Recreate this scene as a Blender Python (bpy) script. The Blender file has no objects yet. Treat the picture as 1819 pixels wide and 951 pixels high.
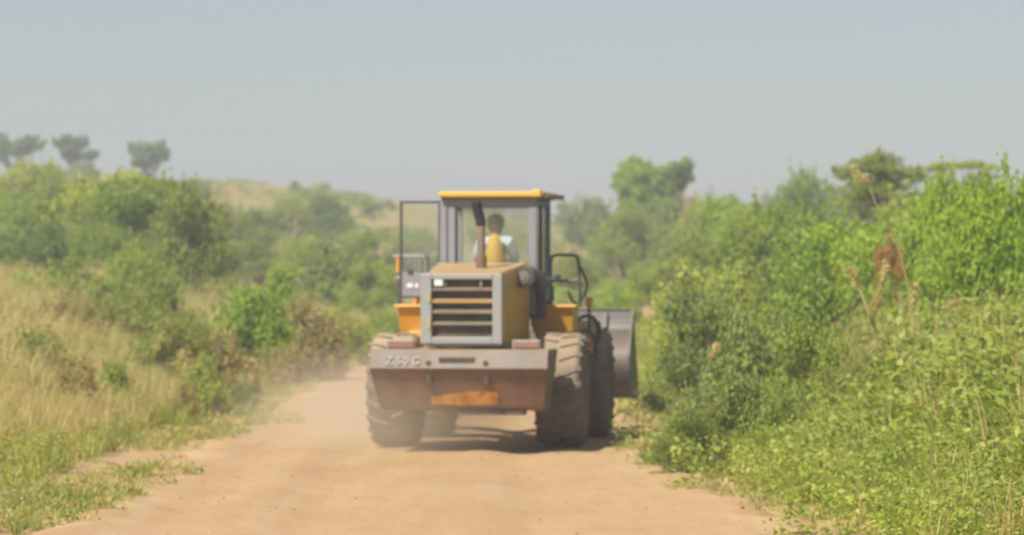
import bpy, bmesh, math, random
import numpy as np
from mathutils import Vector, Matrix
from math import radians as R, sin, cos, pi

S = bpy.context.scene
C = S.collection
rng = np.random.default_rng(7)
random.seed(7)

# ------------------------------------------------------------------ camera
EYE = 2.3
cam_d = bpy.data.cameras.new('camera')
cam = bpy.data.objects.new('camera', cam_d); C.objects.link(cam)
cam.location = (0, 0, EYE)
cam.rotation_euler = (R(90.03), 0, 0)
cam_d.sensor_width = 36; cam_d.lens = 36 * 7700 / 1819
cam_d.clip_start = 0.5; cam_d.clip_end = 6000
cam_d.dof.use_dof = True
cam_d.dof.focus_distance = 25.0
cam_d.dof.aperture_fstop = 3.9
S.camera = cam

# ------------------------------------------------------------------ sky, sun, exposure
SUN_EL, SUN_AZ = R(50), R(217)          # azimuth clockwise from +Y
w = bpy.data.worlds.new('World'); S.world = w; w.use_nodes = True
nt = w.node_tree; bg = nt.nodes['Background']
sky = nt.nodes.new('ShaderNodeTexSky'); sky.sky_type = 'NISHITA'; sky.sun_disc = False
sky.sun_elevation = SUN_EL; sky.sun_rotation = SUN_AZ
sky.air_density = 1.0; sky.dust_density = 1.0; sky.ozone_density = 2.0; sky.altitude = 600
hsv = nt.nodes.new('ShaderNodeHueSaturation'); hsv.inputs['Saturation'].default_value = 0.9
nt.links.new(sky.outputs[0], hsv.inputs['Color']); tint = nt.nodes.new('ShaderNodeMix'); tint.data_type = 'RGBA'; tint.blend_type = 'MULTIPLY'; tint.inputs[0].default_value = 1
tint.inputs[7].default_value = (1, .975, 1.015, 1)
nt.links.new(hsv.outputs[0], tint.inputs[6]); nt.links.new(tint.outputs[2], bg.inputs['Color'])
bg.inputs['Strength'].default_value = 0.050
sd = Vector((sin(SUN_AZ) * cos(SUN_EL), cos(SUN_AZ) * cos(SUN_EL), sin(SUN_EL)))
sl = bpy.data.lights.new('sun', 'SUN'); sl.energy = 3.5; sl.angle = R(1.2); sl.color = (1, .95, .86)
so = bpy.data.objects.new('sun', sl); C.objects.link(so); so.location = (-30, -30, 60)
so.rotation_euler = (-sd).to_track_quat('-Z', 'Y').to_euler()
S.view_settings.view_transform = 'Standard'; S.view_settings.look = 'None'
S.view_settings.gamma = 1; S.view_settings.exposure = 0.82; S.view_settings.use_curve_mapping = False
S.cycles.use_denoising = True
S.cycles.max_bounces = 6; S.cycles.transparent_max_bounces = 16
S.cycles.volume_bounces = 1

# ------------------------------------------------------------------ materials
def mat(name):
    m = bpy.data.materials.new(name); m.use_nodes = True
    n = m.node_tree; b = n.nodes['Principled BSDF']
    return m, n, b
def noise(n, scale, detail=4, coord='Object', rough=.6, vec=None):
    t = n.nodes.new('ShaderNodeTexNoise'); t.inputs['Scale'].default_value = scale
    t.inputs['Detail'].default_value = detail; t.inputs['Roughness'].default_value = rough
    if vec is None:
        c = n.nodes.new('ShaderNodeTexCoord') if coord != 'World' else n.nodes.new('ShaderNodeNewGeometry')
        vec = c.outputs['Position' if coord == 'World' else coord]
    n.links.new(vec, t.inputs['Vector'])
    return t.outputs['Fac']
def ramp(n, fac, stops):
    r = n.nodes.new('ShaderNodeValToRGB'); e = r.color_ramp.elements
    while len(e) < len(stops): e.new(.5)
    for k, (p, c) in enumerate(stops):
        e[k].position = p; e[k].color = (*c, 1) if len(c) == 3 else c
    n.links.new(fac, r.inputs['Fac']); return r.outputs['Color']
def mix(n, fac, a, b, mode='MIX'):
    m = n.nodes.new('ShaderNodeMix'); m.data_type = 'RGBA'; m.blend_type = mode
    for s, v in ((m.inputs[0], fac), (m.inputs[6], a), (m.inputs[7], b)):
        if hasattr(v, 'links'): n.links.new(v, s)
        elif isinstance(v, (int, float)): s.default_value = v
        else: s.default_value = (*v, 1)
    return m.outputs[2]
def math_(n, op, a, b=0.0, clamp=False):
    m = n.nodes.new('ShaderNodeMath'); m.operation = op; m.use_clamp = clamp
    for k, v in enumerate((a, b)):
        if hasattr(v, 'links'): n.links.new(v, m.inputs[k])
        else: m.inputs[k].default_value = v
    return m.outputs[0]
def bump(n, b, h, strength=.5, dist=.02):
    k = n.nodes.new('ShaderNodeBump'); k.inputs['Strength'].default_value = strength
    k.inputs['Distance'].default_value = dist
    n.links.new(h, k.inputs['Height']); n.links.new(k.outputs[0], b.inputs['Normal'])

DUST = (.40, .29, .17)
def dusty(name, col, rough=.5, dust=.5, top=.6, metal=0, col2=None, sc=2.5):
    """paint or rubber with road dust that settled in blotches and on what faces up"""
    m, n, b = mat(name)
    base = col if col2 is None else ramp(n, noise(n, sc * 1.7, 5), [(.42, col), (.62, col2)])
    g = n.nodes.new('ShaderNodeNewGeometry'); s = n.nodes.new('ShaderNodeSeparateXYZ')
    n.links.new(g.outputs['Normal'], s.inputs[0])
    up = math_(n, 'MULTIPLY', math_(n, 'MAXIMUM', s.outputs['Z'], 0.0), top)
    f = noise(n, sc, 6, 'Object', .7)
    f = math_(n, 'MULTIPLY', math_(n, 'SUBTRACT', f, .32, True), 2.2)
    f = math_(n, 'MULTIPLY', f, dust, True)
    f = math_(n, 'ADD', f, up, True)
    c = mix(n, f, base, DUST); n.links.new(c, b.inputs['Base Color'])
    b.inputs['Roughness'].default_value = rough; b.inputs['Metallic'].default_value = metal
    bump(n, b, noise(n, sc * 14, 3), .15, .01)
    return m
YELLOW = dusty('yellow_paint', (.74, .36, .018), .45, .28, .3)
YELLOW_ROOF = dusty('roof_yellow_paint', (.78, .44, .05), .45, .2, .3)
HOODTOP = dusty('hood_yellow_paint', (.68, .36, .04), .5, .5, .55)
GREY = dusty('grey_paint', (.14, .145, .15), .55, .5, .5, 0, (.15, .115, .09), 1.5)
PALEGREY = dusty('pale_grey_paint', (.30, .32, .315), .5, .35, .5)
CABGREY = dusty('cab_grey_paint', (.25, .26, .29), .5, .15, .3)
DARK = dusty('dark_paint', (.055, .058, .062), .5, .2, .4)
BLACK = dusty('black_rubber_hose', (.03, .03, .032), .6, .15, .3)
RUST = dusty('brown_dusty_iron', (.115, .062, .040), .75, .55, .5, 0, (.15, .07, .05), 1.3)
RUSTPIPE = dusty('rusty_pipe', (.16, .12, .105), .7, .45, .3)
RUBBER = dusty('tyre_rubber', (.060, .060, .060), .8, .55, .75, 0, (.09, .085, .075), 2.2)
SLAT = dusty('slat_paint', (.17, .15, .11), .6, .5, .5)
SLATY = dusty('yellow_slat_paint', (.40, .23, .06), .6, .4, .5)
CORE = dusty('radiator_core', (.035, .030, .022), .8, .3, .1)
STEEL = dusty('bucket_steel', (.075, .076, .078), .5, .25, .12, .1, (.095, .07, .055), 1.2)
REDBOX = dusty('dull_red_lamp', (.27, .12, .09), .5, .5, .3)
WHITE = dusty('white_marking', (.75, .75, .75), .5, .1, .1)
RUBBED = dusty('rubbed_yellow_paint', (.42, .36, .18), .5, .4, .3)
VESTM = dusty('yellow_vest_cloth', (.92, .52, .04), .8, .0, .0)
SOOT = dusty('sooty_steel', (.012, .012, .013), .6, .05, .05)
FADED = dusty('faded_white_marking', (.34, .34, .34), .6, .55, .1)
AMBER = dusty('amber_lens', (.85, .34, .02), .3, .1, .1)
ORANGE = dusty('orange_worn_paint', (.75, .33, .02), .6, .3, .1, 0, (.45, .17, .03), 4)
SEATM = dusty('seat_vinyl', (.04, .04, .045), .6, .1, .1)
SKIN = dusty('skin', (.12, .068, .045), .5, .0, .0)
SHIRT = dusty('white_shirt', (.86, .88, .92), .8, .0, .0)
CAPM = dusty('dark_cap', (.09, .095, .11), .8, .1, .1)
TROUS = dusty('dark_trousers', (.05, .055, .07), .8, .1, .0)
MIRROR, _n, _b = mat('mirror_glass'); _b.inputs['Metallic'].default_value = 1; _b.inputs['Roughness'].default_value = .15
_b.inputs['Base Color'].default_value = (.6, .62, .63, 1)
GLASS, n_, b_ = mat('dusty_glass')
tr = n_.nodes.new('ShaderNodeBsdfTransparent'); tr.inputs[0].default_value = (.93, .965, .945, 1)
gl = n_.nodes.new('ShaderNodeBsdfGlossy'); gl.inputs['Roughness'].default_value = .03
df = n_.nodes.new('ShaderNodeBsdfDiffuse'); df.inputs[0].default_value = (.5, .47, .38, 1)
m1 = n_.nodes.new('ShaderNodeMixShader'); m2 = n_.nodes.new('ShaderNodeMixShader')
fr = n_.nodes.new('ShaderNodeFresnel'); fr.inputs[0].default_value = 1.45
n_.links.new(math_(n_, 'MINIMUM', fr.outputs[0], .14), m1.inputs[0]); n_.links.new(tr.outputs[0], m1.inputs[1]); n_.links.new(gl.outputs[0], m1.inputs[2])
m2.inputs[0].default_value = .09
n_.links.new(m1.outputs[0], m2.inputs[1]); n_.links.new(df.outputs[0], m2.inputs[2])
n_.links.new(m2.outputs[0], n_.nodes['Material Output'].inputs[0])

def foliage(name, a, b2, c3, trans=.35, sc=1.3):
    """leaf colour: three tints mixed leaf by leaf (attribute) and plant by plant"""
    m, n, b = mat(name)
    at = n.nodes.new('ShaderNodeAttribute'); at.attribute_name = 'tint'
    oi = n.nodes.new('ShaderNodeObjectInfo')
    v = math_(n, 'ADD', at.outputs['Fac'], math_(n, 'MULTIPLY', math_(n, 'SUBTRACT', oi.outputs['Random'], .5), .35), True)
    c = ramp(n, v, [(0, a), (.5, b2), (1, c3)])
    n.links.new(c, b.inputs['Base Color']); b.inputs['Roughness'].default_value = .6
    b.inputs['Specular IOR Level'].default_value = .3
    t = n.nodes.new('ShaderNodeBsdfTranslucent'); n.links.new(mix(n, 1.0, c, (trans * 2.5, trans * 2.4, trans * 1.4), 'MULTIPLY'), t.inputs[0])
    mx = n.nodes.new('ShaderNodeAddShader')
    n.links.new(b.outputs[0], mx.inputs[0]); n.links.new(t.outputs[0], mx.inputs[1])
    n.links.new(mx.outputs[0], n.nodes['Material Output'].inputs[0])
    return m
F = {
 'vivid': foliage('vivid_green_leaves', (.13, .20, .010), (.185, .26, .015), (.26, .32, .03)),
 'mid':   foliage('mid_green_leaves', (.12, .165, .016), (.165, .215, .025), (.225, .265, .04)),
 'dark':  foliage('dark_green_leaves', (.09, .125, .018), (.115, .155, .025), (.155, .195, .036)),
 'olive': foliage('olive_leaves', (.125, .155, .022), (.17, .20, .035), (.225, .245, .05)),
 'grey':  foliage('grey_green_leaves', (.125, .165, .035), (.17, .21, .048), (.225, .26, .065)),
 'brown': foliage('brown_green_leaves', (.19, .165, .05), (.26, .22, .075), (.33, .27, .11)),
 'red':   foliage('rust_red_leaves', (.20, .14, .03), (.32, .15, .05), (.30, .24, .08)),
 'dry':   foliage('dry_grass', (.26, .23, .075), (.35, .29, .11), (.43, .35, .15), .35),
 'green_grass': foliage('green_grass', (.16, .21, .022), (.22, .27, .036), (.30, .30, .07), .35),
 'yellowgreen': foliage('yellow_green_leaves', (.16, .20, .016), (.23, .27, .026), (.31, .32, .05)),
}
BARK, _n, _b = mat('bark')
_n.links.new(ramp(_n, noise(_n, 5, 5), [(.3, (.09, .07, .055)), (.7, (.20, .16, .12))]), _b.inputs['Base Color'])
_b.inputs['Roughness'].default_value = .9

# road and ground
ROAD, n, b = mat('laterite_road')
f1 = noise(n, .35, 5, 'World', .6); f2 = noise(n, 6, 6, 'World', .75); f3 = noise(n, 38, 3, 'World', .7)
gm = n.nodes.new('ShaderNodeNewGeometry'); mp = n.nodes.new('ShaderNodeMapping'); mp.inputs['Scale'].default_value = (1.6, .10, 1)
n.links.new(gm.outputs['Position'], mp.inputs[0])
f4 = noise(n, 1.5, 4, vec=mp.outputs[0])
c = ramp(n, f1, [(.3, (.44, .275, .118)), (.5, (.50, .312, .136)), (.72, (.51, .335, .16))])
c = mix(n, math_(n, 'MULTIPLY', math_(n, 'SUBTRACT', f4, .48, True), 3.4, True), c, (.54, .37, .185))
f5 = noise(n, .9, 5, 'World', .7)
c = mix(n, math_(n, 'MULTIPLY', math_(n, 'SUBTRACT', f5, .52, True), 2.6, True), c, (.41, .28, .145))
c = mix(n, math_(n, 'MULTIPLY', math_(n, 'SUBTRACT', f2, .52, True), 2.4, True), c, (.36, .225, .105))
c = mix(n, math_(n, 'MULTIPLY', math_(n, 'SUBTRACT', f3, .55, True), 3, True), c, (.46, .33, .19))
n.links.new(c, b.inputs['Base Color']); b.inputs['Roughness'].default_value = .95
bump(n, b, math_(n, 'ADD', f2, math_(n, 'MULTIPLY', f3, .5)), .6, .05)

GROUND, n, b = mat('savanna_ground')
f1 = noise(n, .05, 6, 'World', .65); f2 = noise(n, .6, 6, 'World', .7)
c = ramp(n, f1, [(.25, (.22, .22, .07)), (.38, (.34, .28, .11)), (.55, (.42, .31, .15)), (.75, (.45, .28, .15))])
c = mix(n, math_(n, 'MULTIPLY', math_(n, 'SUBTRACT', f2, .50, True), 3, True), c, (.17, .19, .07))
at_ = n.nodes.new('ShaderNodeAttribute'); at_.attribute_name = 'bare'
c = mix(n, math_(n, 'MULTIPLY', at_.outputs['Fac'], ramp(n, f2, [(.35, (.6, .6, .6)), (.6, (1, 1, 1))])), c, (.46, .295, .135))
n.links.new(c, b.inputs['Base Color']); b.inputs['Roughness'].default_value = .95
bump(n, b, f2, .8, .2)

# ------------------------------------------------------------------ object helpers
def tag(o, label=None, cat=None, group=None, kind=None):
    if label: o['label'] = label
    if cat: o['category'] = cat
    if group: o['group'] = group
    if kind: o['kind'] = kind
    return o
def link(name, me, m=None, parent=None):
    o = bpy.data.objects.new(name, me); C.objects.link(o)
    if m is not None and me is not None and not me.materials: me.materials.append(m)
    if parent is not None: o.parent = parent
    return o
def from_bm(name, bm, m, parent=None, smooth=False):
    bmesh.ops.recalc_face_normals(bm, faces=bm.faces)
    me = bpy.data.meshes.new(name); bm.to_mesh(me); bm.free()
    if smooth:
        me.polygons.foreach_set('use_smooth', [True] * len(me.polygons))
    return link(name, me, m, parent)
def add_box(bm, lo, hi, bev=0.0, seg=2, rot=None, piv=None):
    lo, hi = Vector(lo), Vector(hi)
    v = bmesh.ops.create_cube(bm, size=1)['verts']
    d = hi - lo; c = (hi + lo) / 2
    for q in v: q.co = Vector((q.co.x * d.x, q.co.y * d.y, q.co.z * d.z)) + c
    if bev:
        e = list({e for q in v for e in q.link_edges})
        r = bmesh.ops.bevel(bm, geom=e, offset=bev, segments=seg, affect='EDGES', profile=.5)
        v = list({q for q in r['verts']} | {q for q in v if q.is_valid})
    if rot is not None:
        p = Vector(piv) if piv is not None else c
        for q in v: q.co = rot @ (q.co - p) + p
    return v
def box(name, lo, hi, m, parent, bev=.01, **k):
    bm = bmesh.new(); add_box(bm, lo, hi, bev, **k); return from_bm(name, bm, m, parent)
def prism(bm, prof, x0, x1, taper=None, axis='x'):
    """extrude profile of (y, z) along x; taper(x_side, y, z) -> x"""
    a = [bm.verts.new((taper(-1, y, z) if taper else x0, y, z)) for y, z in prof]
    b = [bm.verts.new((taper(1, y, z) if taper else x1, y, z)) for y, z in prof]
    n = len(prof)
    bm.faces.new(a); bm.faces.new(b[::-1])
    for i in range(n): bm.faces.new((a[i], a[(i + 1) % n], b[(i + 1) % n], b[i]))
def tube(bm, pts, rad, seg=8, caps=True):
    pts = [Vector(p) for p in pts]; N = len(pts)
    rads = rad if isinstance(rad, (list, tuple)) else [rad] * N
    rings = []; ref = Vector((0, 0, 1))
    for i, p in enumerate(pts):
        t = (pts[min(i + 1, N - 1)] - pts[max(i - 1, 0)]).normalized()
        if abs(t.dot(ref)) > .95: ref = Vector((1, 0, 0)) if abs(t.x) < .9 else Vector((0, 1, 0))
        u = t.cross(ref).normalized(); v = t.cross(u).normalized()
        rings.append([bm.verts.new(p + (u * cos(2 * pi * k / seg) + v * sin(2 * pi * k / seg)) * rads[i]) for k in range(seg)])
    for a, b in zip(rings, rings[1:]):
        for k in range(seg): bm.faces.new((a[k], a[(k + 1) % seg], b[(k + 1) % seg], b[k]))
    if caps: bm.faces.new(rings[0]); bm.faces.new(rings[-1][::-1])
def lathe_x(bm, prof, seg=40, cx=0, cy=0, cz=0):
    """revolve (x, r) profile round the x axis"""
    rings = [[bm.verts.new((cx + x, cy + r * cos(2 * pi * k / seg), cz + r * sin(2 * pi * k / seg))) for k in range(seg)] for x, r in prof]
    for a, b in zip(rings, rings[1:]):
        for k in range(seg): bm.faces.new((a[k], a[(k + 1) % seg], b[(k + 1) % seg], b[k]))
    bm.faces.new(rings[0]); bm.faces.new(rings[-1][::-1])
def smoothpath(pts, sub=6):
    pts = [Vector(p) for p in pts]; out = []
    for i in range(len(pts) - 1):
        p0, p1, p2, p3 = pts[max(i - 1, 0)], pts[i], pts[i + 1], pts[min(i + 2, len(pts) - 1)]
        for s in range(sub):
            t = s / sub
            out.append(.5 * ((2 * p1) + (p2 - p0) * t + (2 * p0 - 5 * p1 + 4 * p2 - p3) * t * t + (3 * p1 - p0 - 3 * p2 + p3) * t ** 3))
    out.append(pts[-1]); return out

# ------------------------------------------------------------------ terrain
def vnoise(x, y, s, seed=0):
    r_ = np.random.default_rng(seed); v = 0
    for k in range(9):
        a = r_.uniform(0, 2 * pi); f = s * r_.uniform(.6, 1.9); v = v + np.sin((x * cos(a) + y * sin(a)) * f + r_.uniform(0, 6))
    return v / 3.0
def sm(a, b, x): t = np.clip((x - a) / (b - a), 0, 1); return t * t * (3 - 2 * t)
KX = np.array([-200, -120, -60, -50, -40, -33, -28, -20, -14, -8, 0, 5, 10, 18, 30, 60, 120, 200.])
KZ = np.array([9, 10.5, 11.3, 11.4, 11.2, 10.9, 10.6, 10.0, 9.3, 8.3, 7.3, 6.7, 6.5, 6.6, 7.0, 7.5, 7.0, 6.0]) - .5
def wob(x, y): return .5 * np.sin(x * .21 + 1.3) * np.cos(y * .047) + .3 * np.sin(x * .47 + y * .031) + .2 * np.sin(y * .13 + x * .1)
EDL_Y = [-50, 38, 46, 50, 58, 61, 75, 85, 98, 130, 2000]
EDL_X = [-4.4, -4.25, -4.2, -4.15, -4.05, -3.75, -4.0, -3.85, -3.5, -3.6, -3.6]
EDR_Y = [-50, 38, 45, 50, 56, 79, 100, 2000]
EDR_X = [3.3, 2.75, 2.1, 1.9, 1.9, 2.4, 2.4, 2.4]
def bend(y): return .004 * np.clip(y - 115, 0, 60) ** 2          # the road swings right behind the bushes
def edl(y): return np.interp(y, EDL_Y, EDL_X) + bend(y)
def edr(y): return np.interp(y, EDR_Y, EDR_X) + bend(y)
def H(x, y):
    x = np.asarray(x, float); y = np.asarray(y, float)
    h = np.interp(x, KX, KZ) * sm(95, 430, y) ** 1.0
    h = h + .35 * wob(x, y) * sm(130, 230, y)
    h = h - np.clip(y - 440, 0, 1e9) * .012                       # falls away behind the ridge
    l = np.clip(edl(y) - bend(y) - 1.2 - x, 0, 40); r = np.clip(x - (edr(y) - bend(y)) - .8, 0, 40)
    k = 1 - sm(110, 260, y)
    h = h + k * (.95 * sm(0, 9, l) + .9 * sm(0, 7, r)) + .04 * wob(x * 6, y * 6) * sm(.2, 2, l + r)
    return h
def hz(x, y): return float(H(x, y))

def grid_mesh(name, X, Y, Z):
    ny, nx = X.shape
    co = np.stack([X, Y, Z], -1).reshape(-1, 3)
    i = np.arange(nx * ny).reshape(ny, nx)
    q = np.stack([i[:-1, :-1], i[:-1, 1:], i[1:, 1:], i[1:, :-1]], -1).reshape(-1, 4)
    return np_mesh(name, co, q)
def np_mesh(name, co, quads, tint=None, smooth=False):
    me = bpy.data.meshes.new(name); n = len(quads); k = quads.shape[1]
    me.vertices.add(len(co)); me.vertices.foreach_set('co', co.astype(np.float32).ravel())
    me.loops.add(n * k); me.loops.foreach_set('vertex_index', quads.astype(np.int32).ravel())
    me.polygons.add(n); me.polygons.foreach_set('loop_start', np.arange(0, n * k, k, dtype=np.int32))
    me.update(calc_edges=True)
    if tint is not None:
        a = me.attributes.new('tint', 'FLOAT', 'POINT'); a.data.foreach_set('value', tint.astype(np.float32))
    if smooth: me.polygons.foreach_set('use_smooth', np.ones(n, bool))
    return me

ys = np.concatenate([np.linspace(-60, 30, 30)[:-1], np.linspace(30, 130, 201)[:-1], np.linspace(130, 460, 166)[:-1], np.geomspace(460, 5000, 40)])
xs = np.concatenate([-np.geomspace(2500, 40, 30), np.linspace(-40, 40, 201)[1:-1], np.geomspace(40, 2500, 30)])
X, Y = np.meshgrid(xs, ys)
Z = H(X, Y)
onroad = sm(-.3, .5, X - edl(Y)) * sm(-.3, .5, edr(Y) - X) * (1 - sm(168, 176, Y))
Z = Z - onroad * (.06 + .12 * sm(100, 200, Y)) - .01
g = link('ground', grid_mesh('ground', X, Y, Z), GROUND); tag(g, kind='structure')
g.data.polygons.foreach_set('use_smooth', [True] * len(g.data.polygons))
a_ = g.data.attributes.new('bare', 'FLOAT', 'POINT'); e_ = np.maximum(edl(Y) - X, X - edr(Y)) + np.clip(Y - 165, 0, 50)
a_.data.foreach_set('value', (1 - sm(.6, 2.8, e_)).astype(np.float32).ravel())

ys = np.concatenate([np.linspace(-20, 34, 80)[:-1], np.linspace(34, 130, 480)[:-1], np.linspace(130, 172, 60)])
u = np.linspace(0, 1, 90)
U, Y = np.meshgrid(u, ys)
jl = .16 * np.sin(Y * 1.7) + .10 * np.sin(Y * 4.1 + 1) + .2 * np.sin(Y * .5); jr = .14 * np.sin(Y * 1.3 + 2) + .10 * np.sin(Y * 3.7)
XL = edl(Y) - .15 + jl; XR = edr(Y) + .15 + jr
X = XL + (XR - XL) * U
rut = -.045 * (np.exp(-((X + 2.0 + .15 * np.sin(Y * .13)) / .35) ** 2) + np.exp(-((X - .1 + .15 * np.sin(Y * .11)) / .35) ** 2) + .7 * np.exp(-((X + 3.1) / .3) ** 2))
Z = H(X, Y) + .015 + rut + .007 * vnoise(X, Y, 2.3, 3) + .005 * vnoise(X, Y, 5.5, 4) + .004 * vnoise(X, Y, 11, 6)
e = np.minimum(U, 1 - U) * (XR - XL)
Z = Z + .03 * np.exp(-((e - .45) / .2) ** 2) - .08 * (1 - sm(0, .25, e))
rd = link('dirt_road', grid_mesh('dirt_road', X, Y, Z), ROAD); tag(rd, kind='structure')
rd.data.polygons.foreach_set('use_smooth', [True] * len(rd.data.polygons))

# ------------------------------------------------------------------ leaf clouds
def unit(v): return v / np.maximum(np.linalg.norm(v, axis=-1, keepdims=True), 1e-9)
def leaves(P, Nrm, size, tint, aspect=.55, jit=.7):
    """a bent two-triangle-wide leaf (4 verts, one quad) at each point"""
    n = len(P)
    d = unit(rng.normal(size=(n, 3)) + np.array([0, 0, .25])); nn = unit(Nrm + jit * rng.normal(size=(n, 3)))
    s = unit(np.cross(d, nn)); d = unit(np.cross(nn, s))
    L = (size * rng.uniform(.6, 1.35, n))[:, None]; W = L * aspect * .5
    a = P - d * L * .5; c = P + d * L * .5; m = P + nn * L * .08
    co = np.stack([a, m + s * W, c, m - s * W], 1).reshape(-1, 3)
    return co, np.arange(4 * n).reshape(n, 4), np.repeat(tint, 4)
def clump_points(cent, rad, cnt):
    k = rng.integers(0, len(cent), cnt) if rad is None else rng.choice(len(cent), cnt, p=(rad.prod(1) ** .66) / (rad.prod(1) ** .66).sum())
    v = unit(rng.normal(size=(cnt, 3)))
    r = rng.uniform(.25, 1, cnt) ** .35
    P = cent[k] + v * rad[k] * r[:, None] * (1 + .18 * rng.normal(size=(cnt, 1)))
    return P, v, k
def crown(kind, n, size, seed):
    """unit crowns: radius about 1, z from 0 to 1"""
    global rng
    rng = np.random.default_rng(seed)
    if kind == 'bush':
        m = 46
        v = unit(rng.normal(size=(m, 3))); v[:, 2] = np.abs(v[:, 2])
        rr = rng.uniform(.45, .88, m)[:, None]
        cent = v * rr * np.array([.85, .85, .88]); cent[:, 2] = np.maximum(cent[:, 2], .08)
        a = rng.uniform(.14, .30, m); rad = np.stack([a, a, a * .8], 1)
    elif kind == 'feather':                     # acacia shrub: flat sprays in tiers, ragged outline
        m = 60
        th = rng.uniform(0, 2 * pi, m); z = rng.uniform(.12, .95, m) ** .8
        rr = rng.uniform(.15, 1, m) ** .6 * (1.02 - .55 * z ** 2)
        cent = np.stack([rr * np.cos(th), rr * np.sin(th), z * (1 - .12 * rr)], 1)
        a = rng.uniform(.14, .30, m); rad = np.stack([a * 1.2, a * 1.2, a * .36], 1)
    elif kind == 'umbrella':                    # flat-topped acacia
        m = 60
        th = rng.uniform(0, 2 * pi, m); rr = rng.uniform(0, 1, m) ** .55
        z = .86 - .25 * rr ** 2 + np.where(rng.random(m) < .4, rng.uniform(-.5, -.1, m), rng.uniform(-.12, .05, m))
        cent = np.stack([rr * np.cos(th) * .85, rr * np.sin(th) * .85, z], 1)
        a = rng.uniform(.14, .26, m); rad = np.stack([a * 1.2, a * 1.2, a * .38], 1)
    elif kind == 'flattop':
        m = 22
        th = rng.uniform(0, 2 * pi, m); rr = rng.uniform(0, 1, m) ** .5
        z = .93 - .1 * rr + rng.uniform(-.06, .02, m) - (rng.random(m) < .45) * rng.uniform(.15, .6, m)
        cent = np.stack([rr * np.cos(th) * .85, rr * np.sin(th) * .85, z], 1)
        a = rng.uniform(.14, .26, m); rad = np.stack([a * 1.3, a * 1.3, a * .36], 1)
    elif kind == 'tree':                        # round-headed, lumpy, limbs showing below
        m = 30
        th = rng.uniform(0, 2 * pi, m); z = rng.uniform(.22, .86, m)
        rr = rng.uniform(.1, .8, m) * np.sin(np.clip((z - .0) / 1.0, 0, 1) * pi) ** .5
        cent = np.stack([rr * np.cos(th), rr * np.sin(th), z], 1)
        a = rng.uniform(.13, .34, m); rad = np.stack([a, a, a * .5], 1)
    elif kind == 'savanna':                     # ridge tree: few separate heads on forked limbs
        m = 20
        th = rng.uniform(0, 2 * pi, m); z = rng.uniform(.42, .88, m)
        rr = rng.uniform(.2, .85, m)
        cent = np.stack([rr * np.cos(th), rr * np.sin(th), z], 1)
        a = rng.uniform(.11, .27, m); rad = np.stack([a, a, a * .5], 1)
    elif kind == 'herb':                        # upright leafy stems
        m = 30
        th = rng.uniform(0, 2 * pi, m); rr = rng.uniform(0, .8, m)
        z = rng.uniform(.3, .85, m) * (1.05 - .4 * rr)
        cent = np.stack([rr * np.cos(th), rr * np.sin(th), z], 1)
        a = rng.uniform(.08, .15, m); rad = np.stack([a, a, a * 2.3], 1)
    P, v, k = clump_points(cent, rad, n)
    if kind in ('bush', 'feather', 'umbrella', 'tree', 'savanna'):   # shoots poke out of the outline
        ns = {'bush': 70, 'feather': 90}.get(kind, 40); per = n // (7 * ns) + 4
        j = rng.integers(0, len(cent), ns); o_ = cent[j] - np.array([0, 0, .35]); o_ = unit(o_ + .35 * rng.normal(size=(ns, 3))); o_[:, 2] = np.abs(o_[:, 2]) * .8 + .05
        L_ = rng.uniform(.10, .30 if kind != 'feather' else .20, ns); t_ = rng.random((ns, per))
        S_ = (cent[j] + o_ * rad[j] * .7)[:, None, :] + o_[:, None, :] * (t_ * L_[:, None])[..., None] * (.7 if kind in ('tree', 'savanna', 'umbrella') else 1) + .022 * rng.normal(size=(ns, per, 3))
        S_ = S_.reshape(-1, 3); m_ = len(S_); P[:m_] = S_; k[:m_] = np.repeat(j, per); v[:m_] = unit(rng.normal(size=(m_, 3)))
    P[:, 2] = np.maximum(P[:, 2], .01)
    nb = v.copy(); nb[:, 2] += .6
    ct = rng.uniform(.15, .75, len(cent))
    t = np.clip(ct[k] + .22 * rng.normal(size=n), 0, 1)
    co, q, tt = leaves(P, nb, size, t, .6)
    me = np_mesh('crown_leaves', co, q, tt)
    bm = bmesh.new()                            # limbs reach for the clumps
    z0 = {'bush': .02, 'herb': .0, 'feather': .05, 'umbrella': .15, 'flattop': .3, 'tree': .05, 'savanna': .12}[kind]
    tr = {'bush': .03, 'herb': .012, 'feather': .035, 'umbrella': .05, 'flattop': .035, 'tree': .055, 'savanna': .06}[kind]
    for j, c in enumerate(cent[:30]):
        b0 = Vector((0, 0, z0 - .03)); c = Vector(c)
        mid = b0.lerp(c, .55) + Vector((0, 0, -.06 + .03 * random.random()))
        tube(bm, [b0, mid, c], [tr * .5, tr * .3, tr * .1], 5, False)
    tk = bpy.data.meshes.new('branches'); bmesh.ops.recalc_face_normals(bm, faces=bm.faces); bm.to_mesh(tk); bm.free()
    tk.materials.append(BARK)
    bm = bmesh.new(); tube(bm, [(.0, .0, -.08), (.02, -.01, .3), (-.015, .015, .65), (0, 0, 1.0)], [tr * 1.4, tr * 1.05, tr * .95, tr * .8], 8)
    tn = bpy.data.meshes.new('trunk'); bmesh.ops.recalc_face_normals(bm, faces=bm.faces); bm.to_mesh(tn); bm.free(); tn.materials.append(BARK)
    return me, tk, tn, z0
PROTO = {}
for kind, variants, n, size in (('bush', 4, 13000, .058), ('feather', 4, 13000, .046), ('umbrella', 2, 11000, .048), ('flattop', 1, 3200, .052),
                                ('tree', 2, 6500, .085), ('savanna', 3, 3600, .10), ('herb', 2, 3200, .085)):
    PROTO[kind] = [crown(kind, n, size, 100 + 17 * i + len(kind) * 31) for i in range(variants)]
rng = np.random.default_rng(11)
COL = {}
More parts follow.
